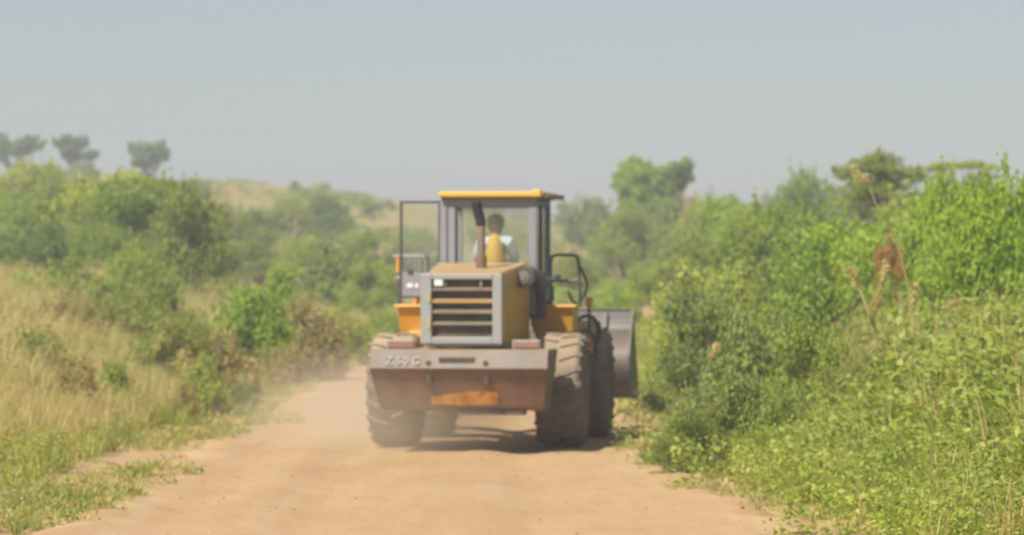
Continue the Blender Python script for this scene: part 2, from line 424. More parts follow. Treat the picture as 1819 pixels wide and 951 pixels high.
def tinted(me, colour):
    k = (me.name, colour)
    if k not in COL:
        c = me.copy(); c.materials.clear(); c.materials.append(F[colour]); COL[k] = c
    return COL[k]
K = 7700.0
def plant(name, px, top, width, dist, kind, colour, label, cat='bush', group=None, var=0, base=None, rz=None):
    """a plant `dist` metres from the camera; width and top measured off the photograph as angles"""
    def at(d):
        x = (px - 910) / K * d; z = hz(x, d); return x, z, width / 2 / K * d, (EYE + (480 - top) / K * d - z) * 1.06
    asp = {'umbrella': 1.35, 'flattop': 1.1, 'tree': 1.7, 'savanna': 1.6}.get(kind, 2.4)
    if cat != 'tree' and dist > 100:                  # stand it where the slope carries it at a natural height
        while at(dist)[3] > 2.2 * at(dist)[2] and dist < 400: dist += 5
    x, z0, r, h = at(dist)
    h = max(h, .3)
    if cat != 'tree' and colour != 'red': r = max(r, h / (2.6 if dist < 70 else 1.9))
    zs = min(h, r * asp) if cat == 'tree' else h
    root = link(name, None); root.location = (x, dist, z0 - .03)
    root.rotation_euler = (0, 0, random.uniform(0, 6.28) if rz is None else rz)
    lm, bmsh, tm, zf = PROTO[kind][var % len(PROTO[kind])]
    c = link('crown', tinted(lm, colour), None, root); c.scale = (r, r, zs); c.location = (0, 0, h - zs)
    b3 = link('branches', bmsh, None, root); b3.scale = (r, r, zs); b3.location = (0, 0, h - zs)
    if cat == 'tree':
        t = link('trunk', tm, None, root); t.scale = (r, r, h - zs + zf * zs + .02)
    tag(root, label, cat, group)
    return root

# ------------------------------------------------------------------ wheel loader
L = link('wheel_loader', None); L.location = (-.42, 56, .005); L.rotation_euler = (0, 0, R(-7))
tag(L, 'yellow and grey wheel loader driving away along the dirt road', 'wheel loader')
# --- counterweight
bm = bmesh.new()
def cw_t(s, y, z): return s * (1.125 if z > 1.0 else 1.125 - .09 * (1.05 - z) / .5)
prism(bm, [(-.95, 1.295), (-1.86, 1.295), (-1.96, 1.27), (-2.02, 1.07), (-2.00, 1.055), (-1.72, .57), (-1.60, .53), (-.95, .53)], 0, 0, cw_t)
bmesh.ops.bevel(bm, geom=bm.edges[:], offset=.012, segments=2, affect='EDGES')
cw = from_bm('counterweight', bm, RUST, L)
bm = bmesh.new()
prism(bm, [(-1.05, 1.300), (-1.865, 1.300), (-1.972, 1.272), (-2.034, 1.066), (-2.015, 1.062), (-1.95, 1.255), (-1.05, 1.29)], -1.115, 1.115)
from_bm('upper_plate', bm, GREY, cw)
def on_band(x, z, out=.004):      # point on the slanted upper band
    t = (z - 1.066) / (1.272 - 1.066); return Vector((x, -2.034 + t * .062 - out, z))
box('tow_slot', (-.25, -2.022, 1.135), (.20, -1.97, 1.205), CORE, cw, .01)
for x in (-.38, .34):
    bm = bmesh.new(); tube(bm, [(x, -2.03, 1.13), (x, -1.98, 1.13)], .034, 14); from_bm('bolt_hole', bm, CORE, cw)
    bm = bmesh.new(); add_box(bm, (x - .035, -1.985, .86), (x + .035, -1.86, .98), .01); from_bm('hole_shadow', bm, CORE, cw)  # shadow below each hole, put in as a dark block
for ch, lx in (('Z', -.92), ('5', -.785), ('0', -.70), ('G', -.585)):
    cu = bpy.data.curves.new('letter', 'FONT'); cu.body = ch; cu.size = .14; cu.extrude = .003; cu.offset = .003
    tmp = bpy.data.objects.new('letter_tmp', cu); C.objects.link(tmp)
    dg = bpy.context.evaluated_depsgraph_get(); me = bpy.data.meshes.new_from_object(tmp.evaluated_get(dg)); bpy.data.objects.remove(tmp)
    me.materials.clear(); me.name = 'letter'
    le = link('letter' if ch.isalpha() else 'digit', me, FADED, cw); le.location = (lx, -2.036, 1.115); le.rotation_euler = (R(73), 0, 0)
bm = bmesh.new()                 # worn orange plate low on the sloping face
def on_low(x, z, out=.012): return Vector((x, -2.0 + (1.055 - z) / .485 * .28 - out, z))
xsr = np.linspace(-.37, .47, 15); top = [.715, .725, .715, .735, .75, .745, .765, .76, .775, .77, .78, .775, .78, .775, .765]
a = [bm.verts.new(on_low(x, .605)) for x in xsr]; b_ = [bm.verts.new(on_low(x, z)) for x, z in zip(xsr, top)]
for i in range(14): bm.faces.new((a[i], a[i + 1], b_[i + 1], b_[i]))
r = bmesh.ops.extrude_face_region(bm, geom=bm.faces[:])
for v in [q for q in r['geom'] if isinstance(q, bmesh.types.BMVert)]: v.co.y += .02
from_bm('hitch_plate', bm, ORANGE, cw)
box('hitch_bracket', (-.05, -1.68, .475), (.78, -1.35, .55), DARK, cw, .01)
for s in (-1, 1):
    x0, x1 = sorted((s * .62, s * .97))
    lb = box('tail_lamp_box', (x0, -1.60, 1.303), (x1, -1.40, 1.415), PALEGREY, L, .012)
    box('tail_lamp', (x0 + .02, -1.615, 1.318), (x1 - .02, -1.598, 1.402), REDBOX, lb, .006)
# --- chassis
box('rear_frame', (-.42, -.95, .52), (.42, 1.4, 1.05), DARK, L, .02)
box('engine_deck', (-.9, -1.05, 1.20), (.9, .45, 1.29), DARK, L, .01)
box('front_frame', (-.38, 1.75, .55), (.38, 4.0, 1.25), YELLOW, L, .03)
bm = bmesh.new(); tube(bm, [(0, 1.3, .45), (0, 1.3, 1.3)], .12, 16); tube(bm, [(0, 1.75, .6), (0, 1.0, .6)], .16, 12); from_bm('articulation_joint', bm, DARK, L)
for y in (0, 3.2):
    bm = bmesh.new()
    lathe_x(bm, [(-.95, .13), (-.5, .15), (-.3, .19), (-.16, .27), (0, .30), (.16, .27), (.3, .19), (.5, .15), (.95, .13)], 20, 0, y, .75)
    from_bm('axle', bm, DARK, L, True)
# --- hood
bm = bmesh.new()
def hd_t(s, y, z): return s * (.47 + .13 * (y + 1.66) / 2.0)
prism(bm, [(-1.66, 1.33), (-1.66, 2.21), (-1.62, 2.245), (.34, 2.385), (.34, 1.30)], 0, 0, hd_t)
bmesh.ops.bevel(bm, geom=bm.edges[:], offset=.02, segments=2, affect='EDGES')
hood = from_bm('hood', bm, HOODTOP, L)
for s in (-1, 1):
    for y0, y1 in ((-1.55, -1.30), (-1.22, -.42), (-.36, .30)):
        bm = bmesh.new()
        h0, h1 = hd_t(1, y0, 0), hd_t(1, y1, 0)
        vs = []
        for hh, y in ((h0, y0), (h1, y1)):
            for z in (1.38, 2.07):
                for o in (-.01, .022): vs.append(bm.verts.new((s * (hh + o), y, z)))
        for f in ((0, 2, 3, 1), (4, 5, 7, 6), (0, 1, 5, 4), (2, 6, 7, 3), (1, 3, 7, 5), (0, 4, 6, 2)): bm.faces.new([vs[i] for i in f])
        bmesh.ops.bevel(bm, geom=bm.edges[:], offset=.006, segments=1, affect='EDGES')
        pnl = from_bm('engine_side_panel', bm, YELLOW, hood)
# grille
gf = link('grille', None, None, L)
def gbar(name, x0, x1, z0, z1, m, y0=-1.77, y1=-1.66, bev=.012): return box(name, (x0, y0, z0), (x1, y1, z1), m, gf, bev)
bm = bmesh.new()
add_box(bm, (-.515, -1.77, 1.365), (-.375, -1.655, 2.245), .015); add_box(bm, (.392, -1.77, 1.365), (.515, -1.655, 2.245), .015)
add_box(bm, (-.3755, -1.768, 2.175), (.3925, -1.655, 2.243), .012); add_box(bm, (-.3755, -1.768, 1.367), (.3925, -1.655, 1.455), .012)
from_bm('grille_frame', bm, PALEGREY, gf)
bm = bmesh.new(); add_box(bm, (-.515, -1.765, 1.345), (.515, -1.66, 1.362), .004); from_bm('rubber_seal', bm, BLACK, gf)
bm = bmesh.new(); add_box(bm, (-.378, -1.668, 1.45), (.394, -1.60, 2.18), 0)
from_bm('radiator_core', bm, CORE, gf)
ZT = lambda py: 2.3 - (py - 480) / 141.8
for py, th, m in ((515, 5.5, SLAT), (536, 7.5, SLATY), (555, 6.5, SLAT), (576, 6, SLAT)):
    bm = bmesh.new(); z = ZT(py); hth = th / 141.8 / 2
    prism(bm, [(-1.745, z - hth), (-1.745, z + hth * .6), (-1.70, z + hth), (-1.685, z + hth), (-1.69, z - hth)], -.374, .391)
    s_ = from_bm('slat', bm, m, gf)
    if m is SLATY: s_['label'] = 'slat with yellow paint showing'
for x, w_ in ((.245, .018), (-.135 + .0, .0)):
    if w_: gbar('divider_bar', x - w_, x + w_, ZT(512.3), 2.174, SLAT, -1.74, -1.69, .004)
gbar('divider_bar', -.215, -.195, ZT(512.3), 2.174, SLAT, -1.735, -1.69, .003)
gbar('emblem_plate', -.345, -.232, ZT(510), ZT(494), WHITE, -1.76, -1.735, .012)
for z in (1.62, 1.95):            # hinge covers rubbed to yellow on the left post of the frame
    box('hinge', (-.430, -1.782, z - .07), (-.385, -1.765, z + .07), RUBBED, gf, .006)
# exhaust and intake
bm = bmesh.new(); tube(bm, [(.10, -.6, 2.28), (.10, -.6, 2.92)], .052, 16); ex = from_bm('exhaust_stack', bm, RUSTPIPE, L, False)
bm = bmesh.new(); tube(bm, [(.10, -.6, 2.30), (.10, -.6, 2.47)], .072, 16); from_bm('heat_collar', bm, RUST, ex)
bm = bmesh.new(); tube(bm, smoothpath([(.10, -.6, 2.86), (.085, -.6, 2.95), (.055, -.62, 3.06), (.045, -.64, 3.17)], 5), [.058] + [.066] * 15, 16)
from_bm('exhaust_elbow', bm, SOOT, ex)
# air cleaner on the right of the hood with its hose bending down
bm = bmesh.new(); tube(bm, [(.62, -.45, 2.20), (.64, .28, 2.20)], .135, 24); ac = from_bm('air_cleaner', bm, DARK, L)
bm = bmesh.new(); tube(bm, [(.62, -.475, 2.20), (.62, -.445, 2.20)], .085, 24); tube(bm, [(.62, -.49, 2.20), (.62, -.47, 2.20)], .045, 16); from_bm('end_cap', bm, GREY, ac)
bm = bmesh.new(); tube(bm, smoothpath([(.60, -.2, 2.28), (.70, -.12, 2.27), (.77, -.05, 2.12), (.80, 0, 1.9), (.80, .0, 1.66)], 5), .065, 14); from_bm('hose', bm, BLACK, ac)

# --- cab
CX = .10
cab = link('cab', None, None, L)
xl, xr, y0, y1, zb, zt_ = CX - .665, CX + .60, .36, 1.98, 1.72, 3.225
for nm, lo, hi, m_ in (
    ('rear_post', (xl, y0, zb), (xl + .20, y0 + .09, zt_), CABGREY), ('rear_post', (xr - .10, y0, zb), (xr, y0 + .09, zt_), CABGREY),
    ('front_post', (xl, y1 - .08, zb), (xl + .08, y1, zt_), CABGREY), ('front_post', (xr - .08, y1 - .08, zb), (xr, y1, zt_), CABGREY),
    ('rear_header', (xl + .198, y0 + .003, 3.115), (xr - .098, y0 + .085, zt_ - .002), CABGREY),
    ('front_header', (xl + .078, y1 - .075, 3.12), (xr - .078, y1 - .003, zt_ - .002), CABGREY),
    ('rear_wall', (xl + .198, y0 + .003, zb + .002), (xr - .098, y0 + .085, 2.33), CABGREY),
    ('front_wall', (xl + .078, y1 - .075, zb + .002), (xr - .078, y1 - .003, 2.10), CABGREY),
    ('side_rail', (xl + .002, y0 + .088, 3.13), (xl + .06, y1 - .078, zt_ - .004), DARK), ('side_rail', (xr - .06, y0 + .088, 3.13), (xr - .002, y1 - .078, zt_ - .004), DARK),
    ('side_panel', (xr - .058, y0 + .088, zb + .004), (xr - .004, y1 - .078, 2.28), DARK), ('door_sill', (xl + .004, y0 + .088, zb + .004), (xl + .058, y1 - .078, 1.80), DARK),
    ('side_post', (xr - .056, 1.05, 2.282), (xr - .006, 1.12, 3.128), DARK)): box(nm, lo, hi, m_, cab, .009)
box('cab_floor', (xl + .03, y0 + .03, 1.66), (xr - .03, y1 - .03, 1.72), DARK, cab, .005)
box('window_seal', (xl + .20, y0 + .02, 2.335), (xl + .225, y0 + .06, 3.11), BLACK, cab, .004)
box('window_post', (xl + .085, y0 - .012, 2.34), (xl + .10, y0 + .002, 3.12), BLACK, cab, .003)
for nm, lo, hi in (('rear_window', (xl + .20, y0 + .035, 2.33), (xr - .10, y0 + .041, 3.115)),
                   ('front_window', (xl + .08, y1 - .045, 2.10), (xr - .08, y1 - .039, 3.12)),
                   ('side_window', (xr - .035, y0 + .09, 2.28), (xr - .029, 1.05, 3.13)),
                   ('side_window', (xr - .035, 1.12, 2.28), (xr - .029, y1 - .08, 3.13))):
    box(nm, lo, hi, GLASS, cab, 0)
bm = bmesh.new(); add_box(bm, (CX - .67, .25, 3.235), (CX + .69, 2.12, 3.315), .03, 3)
rf = from_bm('cab_roof', bm, YELLOW_ROOF, L)
bm = bmesh.new(); add_box(bm, (CX + .54, .235, 3.238), (CX + .67, .40, 3.335), .02, 2); from_bm('roof_lamp_cover', bm, YELLOW_ROOF, rf)
bm = bmesh.new(); prism(bm, [(.30, 3.228), (.30, 3.275), (2.1, 3.29), (2.1, 3.228)], CX + .68, CX + .77); from_bm('rain_gutter', bm, DARK, rf)
box('roof_underside', (CX - .64, .29, 3.222), (CX + .66, 2.08, 3.236), DARK, rf, .003)
# inside
se = link('operator_seat', None, None, L); se.location = (0, -.35, 0)
box('seat_cushion', (CX - .25, .78, 2.03), (CX + .25, 1.28, 2.14), SEATM, se, .04)
box('seat_back', (CX - .22, .83, 2.12), (CX + .22, .88, 2.33), SEATM, se, .04)
box('seat_base', (CX - .17, .82, 1.72), (CX + .17, 1.2, 2.04), DARK, se, .02)
st = link('steering_column', None, None, L); st.location = (0, -.35, 0)
bm = bmesh.new(); tube(bm, [(CX, 1.80, 1.74), (CX, 1.58, 2.34)], .035, 10); from_bm('column', bm, DARK, st)
bm = bmesh.new(); ax = Vector((0, -.34, .94)).normalized(); cc = Vector((CX, 1.57, 2.36)); ux = Vector((1, 0, 0)); vx = ax.cross(ux)
tube(bm, [cc + (ux * cos(a) + vx * sin(a)) * .19 for a in np.linspace(0, 2 * pi, 33)], .016, 8, False)
for a in (pi / 2, pi * 1.17, pi * 1.83): tube(bm, [cc, cc + (ux * cos(a) + vx * sin(a)) * .18], .012, 6)
from_bm('steering_wheel', bm, BLACK, st)
# --- open door on the left, swung straight out
dr = link('door', None, None, L); dx0, dx1, dy = xl - .55, xl - .012, .48
bm = bmesh.new()
add_box(bm, (dx0, dy, 1.92), (dx0 + .035, dy + .04, 3.20), .008); add_box(bm, (dx1 - .03, dy, 1.92), (dx1, dy + .04, 3.20), .008)
add_box(bm, (dx0 + .034, dy + .002, 3.165), (dx1 - .029, dy + .038, 3.198), .006); add_box(bm, (dx0 + .034, dy + .002, 1.922), (dx1 - .029, dy + .038, 1.96), .006)
from_bm('door_frame', bm, DARK, dr)
pn = box('lower_panel', (dx0 + .034, dy + .006, 1.958), (dx1 - .029, dy + .034, 2.26), CABGREY, dr, .003)
for k, (a, b_) in enumerate(((.06, .15), (.17, .22), (.27, .33))):
    mk = box('white_mark', (dx0 + .03 + a, dy - .001, 2.06), (dx0 + .03 + b_, dy + .007, 2.125), WHITE, dr, .012)
box('door_glass', (dx0 + .034, dy + .016, 2.26), (dx1 - .029, dy + .022, 3.166), GLASS, dr, 0)
box('door_handle', (dx0 + .10, dy - .03, 2.265), (dx0 + .17, dy + .002, 2.30), BLACK, dr, .008)
# --- fenders, rails, mirrors, lamps
for s in (-1, 1):
    bm = bmesh.new()
    def ft(side, y, z, s=s):
        inn, out = .66, 1.15 - .05 * max(0, 1.8 - z)
        return (s * out if side * s > 0 else s * inn)
    prism(bm, [(.55, 1.80), (1.30, 1.80), (1.30, 1.56), (1.00, 1.50), (.66, 1.49)], 0, 0, ft)
    fd = from_bm('fender', bm, YELLOW, L)
    x0, x1 = sorted((s * .66, s * 1.20))
    bm = bmesh.new(); add_box(bm, (x0, .50, 1.803), (x1, 1.34, 1.84), .012); from_bm('fender_top', bm, YELLOW_ROOF, fd)
    # front fender over the front wheel
    bm = bmesh.new()
    arc = [(3.2 + .86 * cos(a), .75 + .86 * sin(a)) for a in np.linspace(R(150), R(40), 12)]
    inner = [(3.2 + .83 * cos(a), .75 + .83 * sin(a)) for a in np.linspace(R(40), R(150), 12)]
    x0, x1 = sorted((s * .55, s * 1.22)); prism(bm, arc + inner, x0, x1); from_bm('front_fender', bm, YELLOW, L)
    rl = link('handrail', None, None, L)
    bm = bmesh.new(); y = 1.0
    tube(bm, smoothpath([(s * .82, y, 1.83), (s * .81, y, 2.2), (s * .82, y, 2.43), (s * .88, y, 2.485), (s * 1.10, y, 2.485), (s * 1.17, y, 2.44), (s * 1.19, y, 2.2), (s * 1.20, y, 1.83)], 5), .021, 8)
    tube(bm, [(s * .81, y, 2.15), (s * 1.19, y, 2.15)], .017, 8)
    from_bm('rail_tube', bm, DARK, rl)
    if s > 0:
        bm = bmesh.new(); tube(bm, smoothpath([(1.19, 1.05, 2.35), (1.26, 1.3, 2.1), (1.20, 1.2, 1.9), (1.10, 1.1, 1.87), (1.05, 1.0, 2.0)], 6), .018, 8)
        from_bm('cable_loop', bm, BLACK, rl)
        bm = bmesh.new(); tube(bm, [(.70, 1.0, 2.16), (.90, .98, 2.18)], .02, 8); from_bm('mirror_arm', bm, DARK, cab)
        box('work_lamp', (.83, .93, 2.15), (.95, 1.0, 2.23), CABGREY, cab, .015)
    mr = link('mirror', None, None, L)
    mx, mz = (s * .98, 2.34) if s < 0 else (.76, 1.98)
    bm = bmesh.new(); add_box(bm, (mx - .075, 1.16, mz - .11), (mx + .075, 1.20, mz + .11), .02); from_bm('mirror_housing', bm, BLACK, mr)
    box('mirror_pane', (mx - .055, 1.153, mz - .09), (mx + .055, 1.158, mz + .09), MIRROR, mr, 0)
    bm = bmesh.new(); tube(bm, [(mx, 1.18, mz - .1), (mx, 1.18, 1.82)], .014, 8); from_bm('mirror_stalk', bm, BLACK, mr)
box('marker_strip', (-1.235, .98, 2.26), (-1.20, 1.03, 2.46), AMBER, L, .006)
bm = bmesh.new(); tube(bm, [(-1.28, .99, 2.475), (-.78, .99, 2.47)], .02, 8); tube(bm, [(-1.24, .99, 2.19), (-.78, .99, 2.19)], .02, 8)
from_bm('step_rail', bm, PALEGREY, L)
for s in (-1, 1):
    tl = link('turn_lamp', None, None, L)
    bm = bmesh.new(); tube(bm, [(s * 1.17, 2.45, 1.50), (s * 1.17, 2.42, 1.80)], .02, 8); from_bm('lamp_stalk', bm, BLACK, tl)
    box('amber_lens', (s * 1.17 - .045, 2.38, 1.79), (s * 1.17 + .045, 2.48, 1.93), AMBER, tl, .02)
bm = bmesh.new()
tube(bm, smoothpath([(.9, 2.0, 1.3), (1.05, 2.1, 1.62), (1.22, 2.3, 1.66), (1.30, 2.5, 1.45), (1.18, 2.6, 1.2)], 6), .028, 10)
tube(bm, smoothpath([(.95, 1.9, 1.2), (1.12, 2.0, 1.48), (1.26, 2.1, 1.40), (1.28, 2.3, 1.1)], 6), .022, 10)
from_bm('hydraulic_hoses', bm, BLACK, L)
bm = bmesh.new(); add_box(bm, (.70, .45, 1.02), (1.0, 1.4, 1.5), .02); from_bm('side_tank', bm, YELLOW, L); box('side_tank', (-1.0, .45, 1.02), (-.70, 1.4, 1.5), YELLOW, L, .02)
for s in (-1, 1):
    for z in (.55, .85):
        x0, x1 = sorted((s * .72, s * 1.08)); box('step', (x0, 1.15, z), (x1, 1.4, z + .04), DARK, L, .005)
# --- wheels
tyre_prof = []
Wd, Rr = .29, .745
half = [(.275, .30), (.288, .36), (.30, .44), (.302, .54), (.292, .63), (.265, .690), (.22, .712), (.0, .718)]
tyre_prof = [(-x, r_) for x, r_ in half] + [(x, r_) for x, r_ in half[-2::-1]]
bm = bmesh.new(); lathe_x(bm, tyre_prof, 56); bmesh.ops.recalc_face_normals(bm, faces=bm.faces)
tyre_me = bpy.data.meshes.new('tyre'); bm.to_mesh(tyre_me); bm.free(); tyre_me.materials.append(RUBBER)
tyre_me.polygons.foreach_set('use_smooth', [True] * len(tyre_me.polygons))
def lug_mesh(sx):
    bm = bmesh.new(); n = 5; A = []
    for i in range(n):                                   # lug runs from the centre out over the shoulder
        t = i / (n - 1); x = sx * (.02 + .285 * t)
        r0 = .71 if t < .8 else .66; r1 = .738 - (.012 if t > .6 else 0) - (.05 if t == 1 else 0)
        a0 = -.115 + .16 * t; wd = .052
        A.append([bm.verts.new((x, r_ * sin(a), r_ * cos(a))) for r_, a in ((r0, a0 - wd * 1.15), (r1, a0 - wd * .85), (r1, a0 + wd * .85), (r0, a0 + wd * 1.15))])
    for p, q in zip(A, A[1:]):
        for k in range(4): bm.faces.new((p[k], p[(k + 1) % 4], q[(k + 1) % 4], q[k]))
    bm.faces.new(A[0]); bm.faces.new(A[-1][::-1]); bmesh.ops.recalc_face_normals(bm, faces=bm.faces)
    me = bpy.data.meshes.new('tread_lug'); bm.to_mesh(me); bm.free(); me.materials.append(RUBBER); return me
lugs = {-1: lug_mesh(-1), 1: lug_mesh(1)}
bm = bmesh.new(); lathe_x(bm, [(.10, .30), (.16, .295), (.17, .27), (.09, .25), (.07, .15), (.14, .13), (.15, .04), (.15, .001)], 32)
rim_me = bpy.data.meshes.new('rim')
bmesh.ops.recalc_face_normals(bm, faces=bm.faces); bm.to_mesh(rim_me); bm.free(); rim_me.materials.append(YELLOW)
for yy in (0, 3.2):
    for s in (-1, 1):
        wh = link('wheel', None, None, L); wh.location = (s * 1.08, yy, .75); wh.rotation_euler = (random.uniform(0, 6), 0, 0)
        link('tyre', tyre_me, None, wh)
        rm = link('rim', rim_me, None, wh); rm.scale = (s * 1.0, 1, 1); rm.location = (s * .10, 0, 0)
        for k in range(20):
            for q in (-1, 1):
                lg = link('tread_lug', lugs[q], None, wh); lg.rotation_euler = (2 * pi * (k + (.5 if q > 0 else 0)) / 20, 0, 0)
# --- boom and bucket
for s in (-1, 1):
    bm = bmesh.new()
    x0, x1 = sorted((s * .42, s * .52)); prism(bm, [(2.0, 1.75), (2.3, 1.85), (3.6, 1.45), (5.0, .80), (5.05, .60), (4.75, .62), (3.5, 1.15), (2.1, 1.55)], x0, x1)
    from_bm('boom_arm', bm, YELLOW, L)
    bm = bmesh.new(); tube(bm, [(s * .28, 2.2, .9), (s * .28, 3.3, 1.12)], .07, 12); tube(bm, [(s * .28, 3.3, 1.12), (s * .28, 3.8, 1.2)], .035, 10); from_bm('lift_cylinder', bm, DARK, L)
bm = bmesh.new(); tube(bm, [(0, 2.3, 1.55), (0, 3.6, 1.62)], .075, 12); tube(bm, [(0, 3.6, 1.62), (0, 4.5, 1.6)], .035, 10); add_box(bm, (-.06, 4.1, .95), (.06, 4.6, 1.7), .03); from_bm('tilt_linkage', bm, DARK, L)
bk = link('bucket', None, None, L)
prof = [(p.y, p.z) for p in smoothpath([(0, 5.60, 1.725), (0, 5.50, 1.46), (0, 5.30, 1.36), (0, 5.12, 1.16), (0, 5.05, .92), (0, 5.13, .70), (0, 5.34, .55), (0, 5.7, .49), (0, 6.35, .47)], 4)]
inn = [(y + .04, z + .02) for y, z in prof[::-1]]
bm = bmesh.new(); prism(bm, prof + inn, -1.44, 1.44); from_bm('bucket_shell', bm, STEEL, bk, False)
for s in (-1, 1):
    x0, x1 = sorted((s * 1.442, s * 1.47)); bm = bmesh.new()
    prism(bm, [(5.60, 1.745), (5.38, 1.46), (5.18, 1.30), (5.04, 1.10), (5.01, .90), (5.08, .70), (5.30, .53), (5.6, .465), (6.38, .44), (6.4, .6), (6.1, 1.0)], x0, x1); from_bm('side_plate', bm, DARK, bk)
bm = bmesh.new(); add_box(bm, (-1.44, 5.585, 1.715), (1.44, 5.68, 1.745), .006); from_bm('top_edge', bm, DARK, bk)
bm = bmesh.new(); add_box(bm, (-1.44, 6.3, .455), (1.44, 6.55, .485), .006); from_bm('cutting_edge', bm, DARK, bk)
for x in (-1.05, -.45, .45, 1.07):
    bm = bmesh.new(); prism(bm, [(5.60, 1.70), (5.53, 1.70), (5.44, 1.48), (5.52, 1.47)], x - .03, x + .03); from_bm('rib', bm, DARK, bk)
for s in (-1, 1):
    x0, x1 = sorted((s * .53, s * .60)); bm = bmesh.new(); prism(bm, [(5.3, 1.35), (5.1, 1.1), (4.8, .72), (4.85, .5), (5.3, .53)], x0, x1); from_bm('bracket', bm, STEEL, bk)

# ------------------------------------------------------------------ operator
P = link('person', None); P.parent = None
P.rotation_euler = (0, 0, R(-7)); P.location = (-.42 - .35 * sin(R(7)), 56 - .35 * cos(R(7)), .005)
tag(P, 'operator seated in the loader cab, yellow vest over a white shirt and dark cap', 'person')
def skinned(name, verts, edges, radii, m, parent, sub=2):
    me = bpy.data.meshes.new(name); me.from_pydata([tuple(v) for v in verts], edges, [])
    o = link(name, me, m, parent); sk = o.modifiers.new('skin', 'SKIN'); sk.use_smooth_shade = True
    for d, r_ in zip(me.skin_vertices[0].data, radii): d.radius = (r_, r_) if not isinstance(r_, tuple) else r_
    me.skin_vertices[0].data[0].use_root = True
    ss = o.modifiers.new('sub', 'SUBSURF'); ss.levels = sub; ss.render_levels = sub
    return o
px0 = CX + .03
V = []; E = []; Rd = []
def chain(start, pts):
    i = start
    for p, r_ in pts:
        V.append(p); Rd.append(r_)
        if i is not None: E.append((i, len(V) - 1))
        i = len(V) - 1
    return i
pel = chain(None, [((px0, .95, 2.22), .15)])
ch = chain(pel, [((px0, .94, 2.36), .135), ((px0, .94, 2.52), .15), ((px0, .95, 2.64), .125)])
nk = chain(ch, [((px0, .96, 2.735), .075), ((px0, .975, 2.775), .062)])
hd = chain(nk, [((px0, .985, 2.835), .115), ((px0, .985, 2.90), .128), ((px0, .98, 2.96), .10)])
for s in (-1, 1):
    sh = chain(ch, [((px0 + s * .17, .95, 2.655), .062), ((px0 + s * .235, 1.03, 2.48), .050), ((px0 + s * .24, 1.17, 2.36), .042), ((px0 + s * .20, 1.40, 2.42), .030), ((px0 + s * .185, 1.47, 2.44), .028)])
    hp = chain(pel, [((px0 + s * .10, 1.02, 2.20), .095), ((px0 + s * .14, 1.40, 2.18), .072), ((px0 + s * .14, 1.48, 1.95), .056), ((px0 + s * .14, 1.50, 1.80), .042), ((px0 + s * .14, 1.60, 1.765), .04)])
body = skinned('body', V, E, Rd, SKIN, P)
for s in (-1, 1):                                           # hands closed round the wheel rim
    hv = [(px0 + s * .185, 1.45, 2.44), (px0 + s * .185, 1.50, 2.435)]; he = [(0, 1)]; hr = [.028, .034]
    for k in range(4):
        a = len(hv); ox = (k - 1.5) * .019
        hv += [(px0 + s * (.185 + ox), 1.54, 2.43 - abs(ox) * .1), (px0 + s * (.185 + ox), 1.575 - .004 * k, 2.415), (px0 + s * (.185 + ox), 1.565, 2.385)]
        he += [(1, a), (a, a + 1), (a + 1, a + 2)]; hr += [.010, .009, .008]
    a = len(hv); hv += [(px0 + s * .15, 1.515, 2.415), (px0 + s * .14, 1.545, 2.39)]; he += [(1, a), (a, a + 1)]; hr += [.011, .009]
    skinned('hand', hv, he, hr, SKIN, P, 1)
# face: nose, ears, eyes, mouth (the head looks along the road)
def ell(name, c, r_, m, parent, seg=16):
    bm = bmesh.new(); bmesh.ops.create_uvsphere(bm, u_segments=seg, v_segments=seg // 2, radius=1)
    for v in bm.verts: v.co = Vector((v.co.x * r_[0] + c[0], v.co.y * r_[1] + c[1], v.co.z * r_[2] + c[2]))
    return from_bm(name, bm, m, parent, True)
ell('nose', (px0, 1.085, 2.865), (.016, .025, .028), SKIN, P); ell('mouth', (px0, 1.068, 2.82), (.026, .010, .008), REDBOX, P)
for s in (-1, 1):
    ell('ear', (px0 + s * .092, .985, 2.875), (.014, .025, .035), SKIN, P); ell('eye', (px0 + s * .034, 1.066, 2.895), (.014, .010, .008), WHITE, P)
# shirt, trousers, cap
V, E, Rd = [], [], []
pel = chain(None, [((px0, .95, 2.24), .165)])
ch = chain(pel, [((px0, .96, 2.36), .15), ((px0, .96, 2.52), .16), ((px0, .96, 2.645), .14), ((px0, .96, 2.70), .10)])
for s in (-1, 1):
    chain(ch - 1, [((px0 + s * .175, .95, 2.658), .095), ((px0 + s * .238, 1.03, 2.48), .080), ((px0 + s * .242, 1.10, 2.40), .072)])
skinned('shirt', V, E, Rd, SHIRT, P)
bm = bmesh.new()                                            # vest: a loft that closes over the back and shoulders
rg = [(.15, .145, 2.22), (.15, .165, 2.34), (.148, .188, 2.46), (.135, .195, 2.57), (.11, .180, 2.66), (.075, .125, 2.735), (.045, .08, 2.765)]
rings = [[bm.verts.new((px0 + a * cos(2 * pi * k / 28), .952 + b_ * sin(2 * pi * k / 28), z)) for k in range(28)] for a, b_, z in rg]
for a, b_ in zip(rings, rings[1:]):
    for k in range(28): bm.faces.new((a[k], a[(k + 1) % 28], b_[(k + 1) % 28], b_[k]))
vest = from_bm('vest', bm, VESTM, P, True); vest['label'] = 'yellow vest'
V, E, Rd = [], [], []
pel = chain(None, [((px0, .95, 2.21), .16)])
for s in (-1, 1):
    chain(pel, [((px0 + s * .10, 1.02, 2.20), .108), ((px0 + s * .14, 1.41, 2.18), .086), ((px0 + s * .14, 1.48, 1.95), .070), ((px0 + s * .14, 1.50, 1.82), .062)])
skinned('trousers', V, E, Rd, TROUS, P)
bm = bmesh.new(); bmesh.ops.create_uvsphere(bm, u_segments=24, v_segments=12, radius=1)
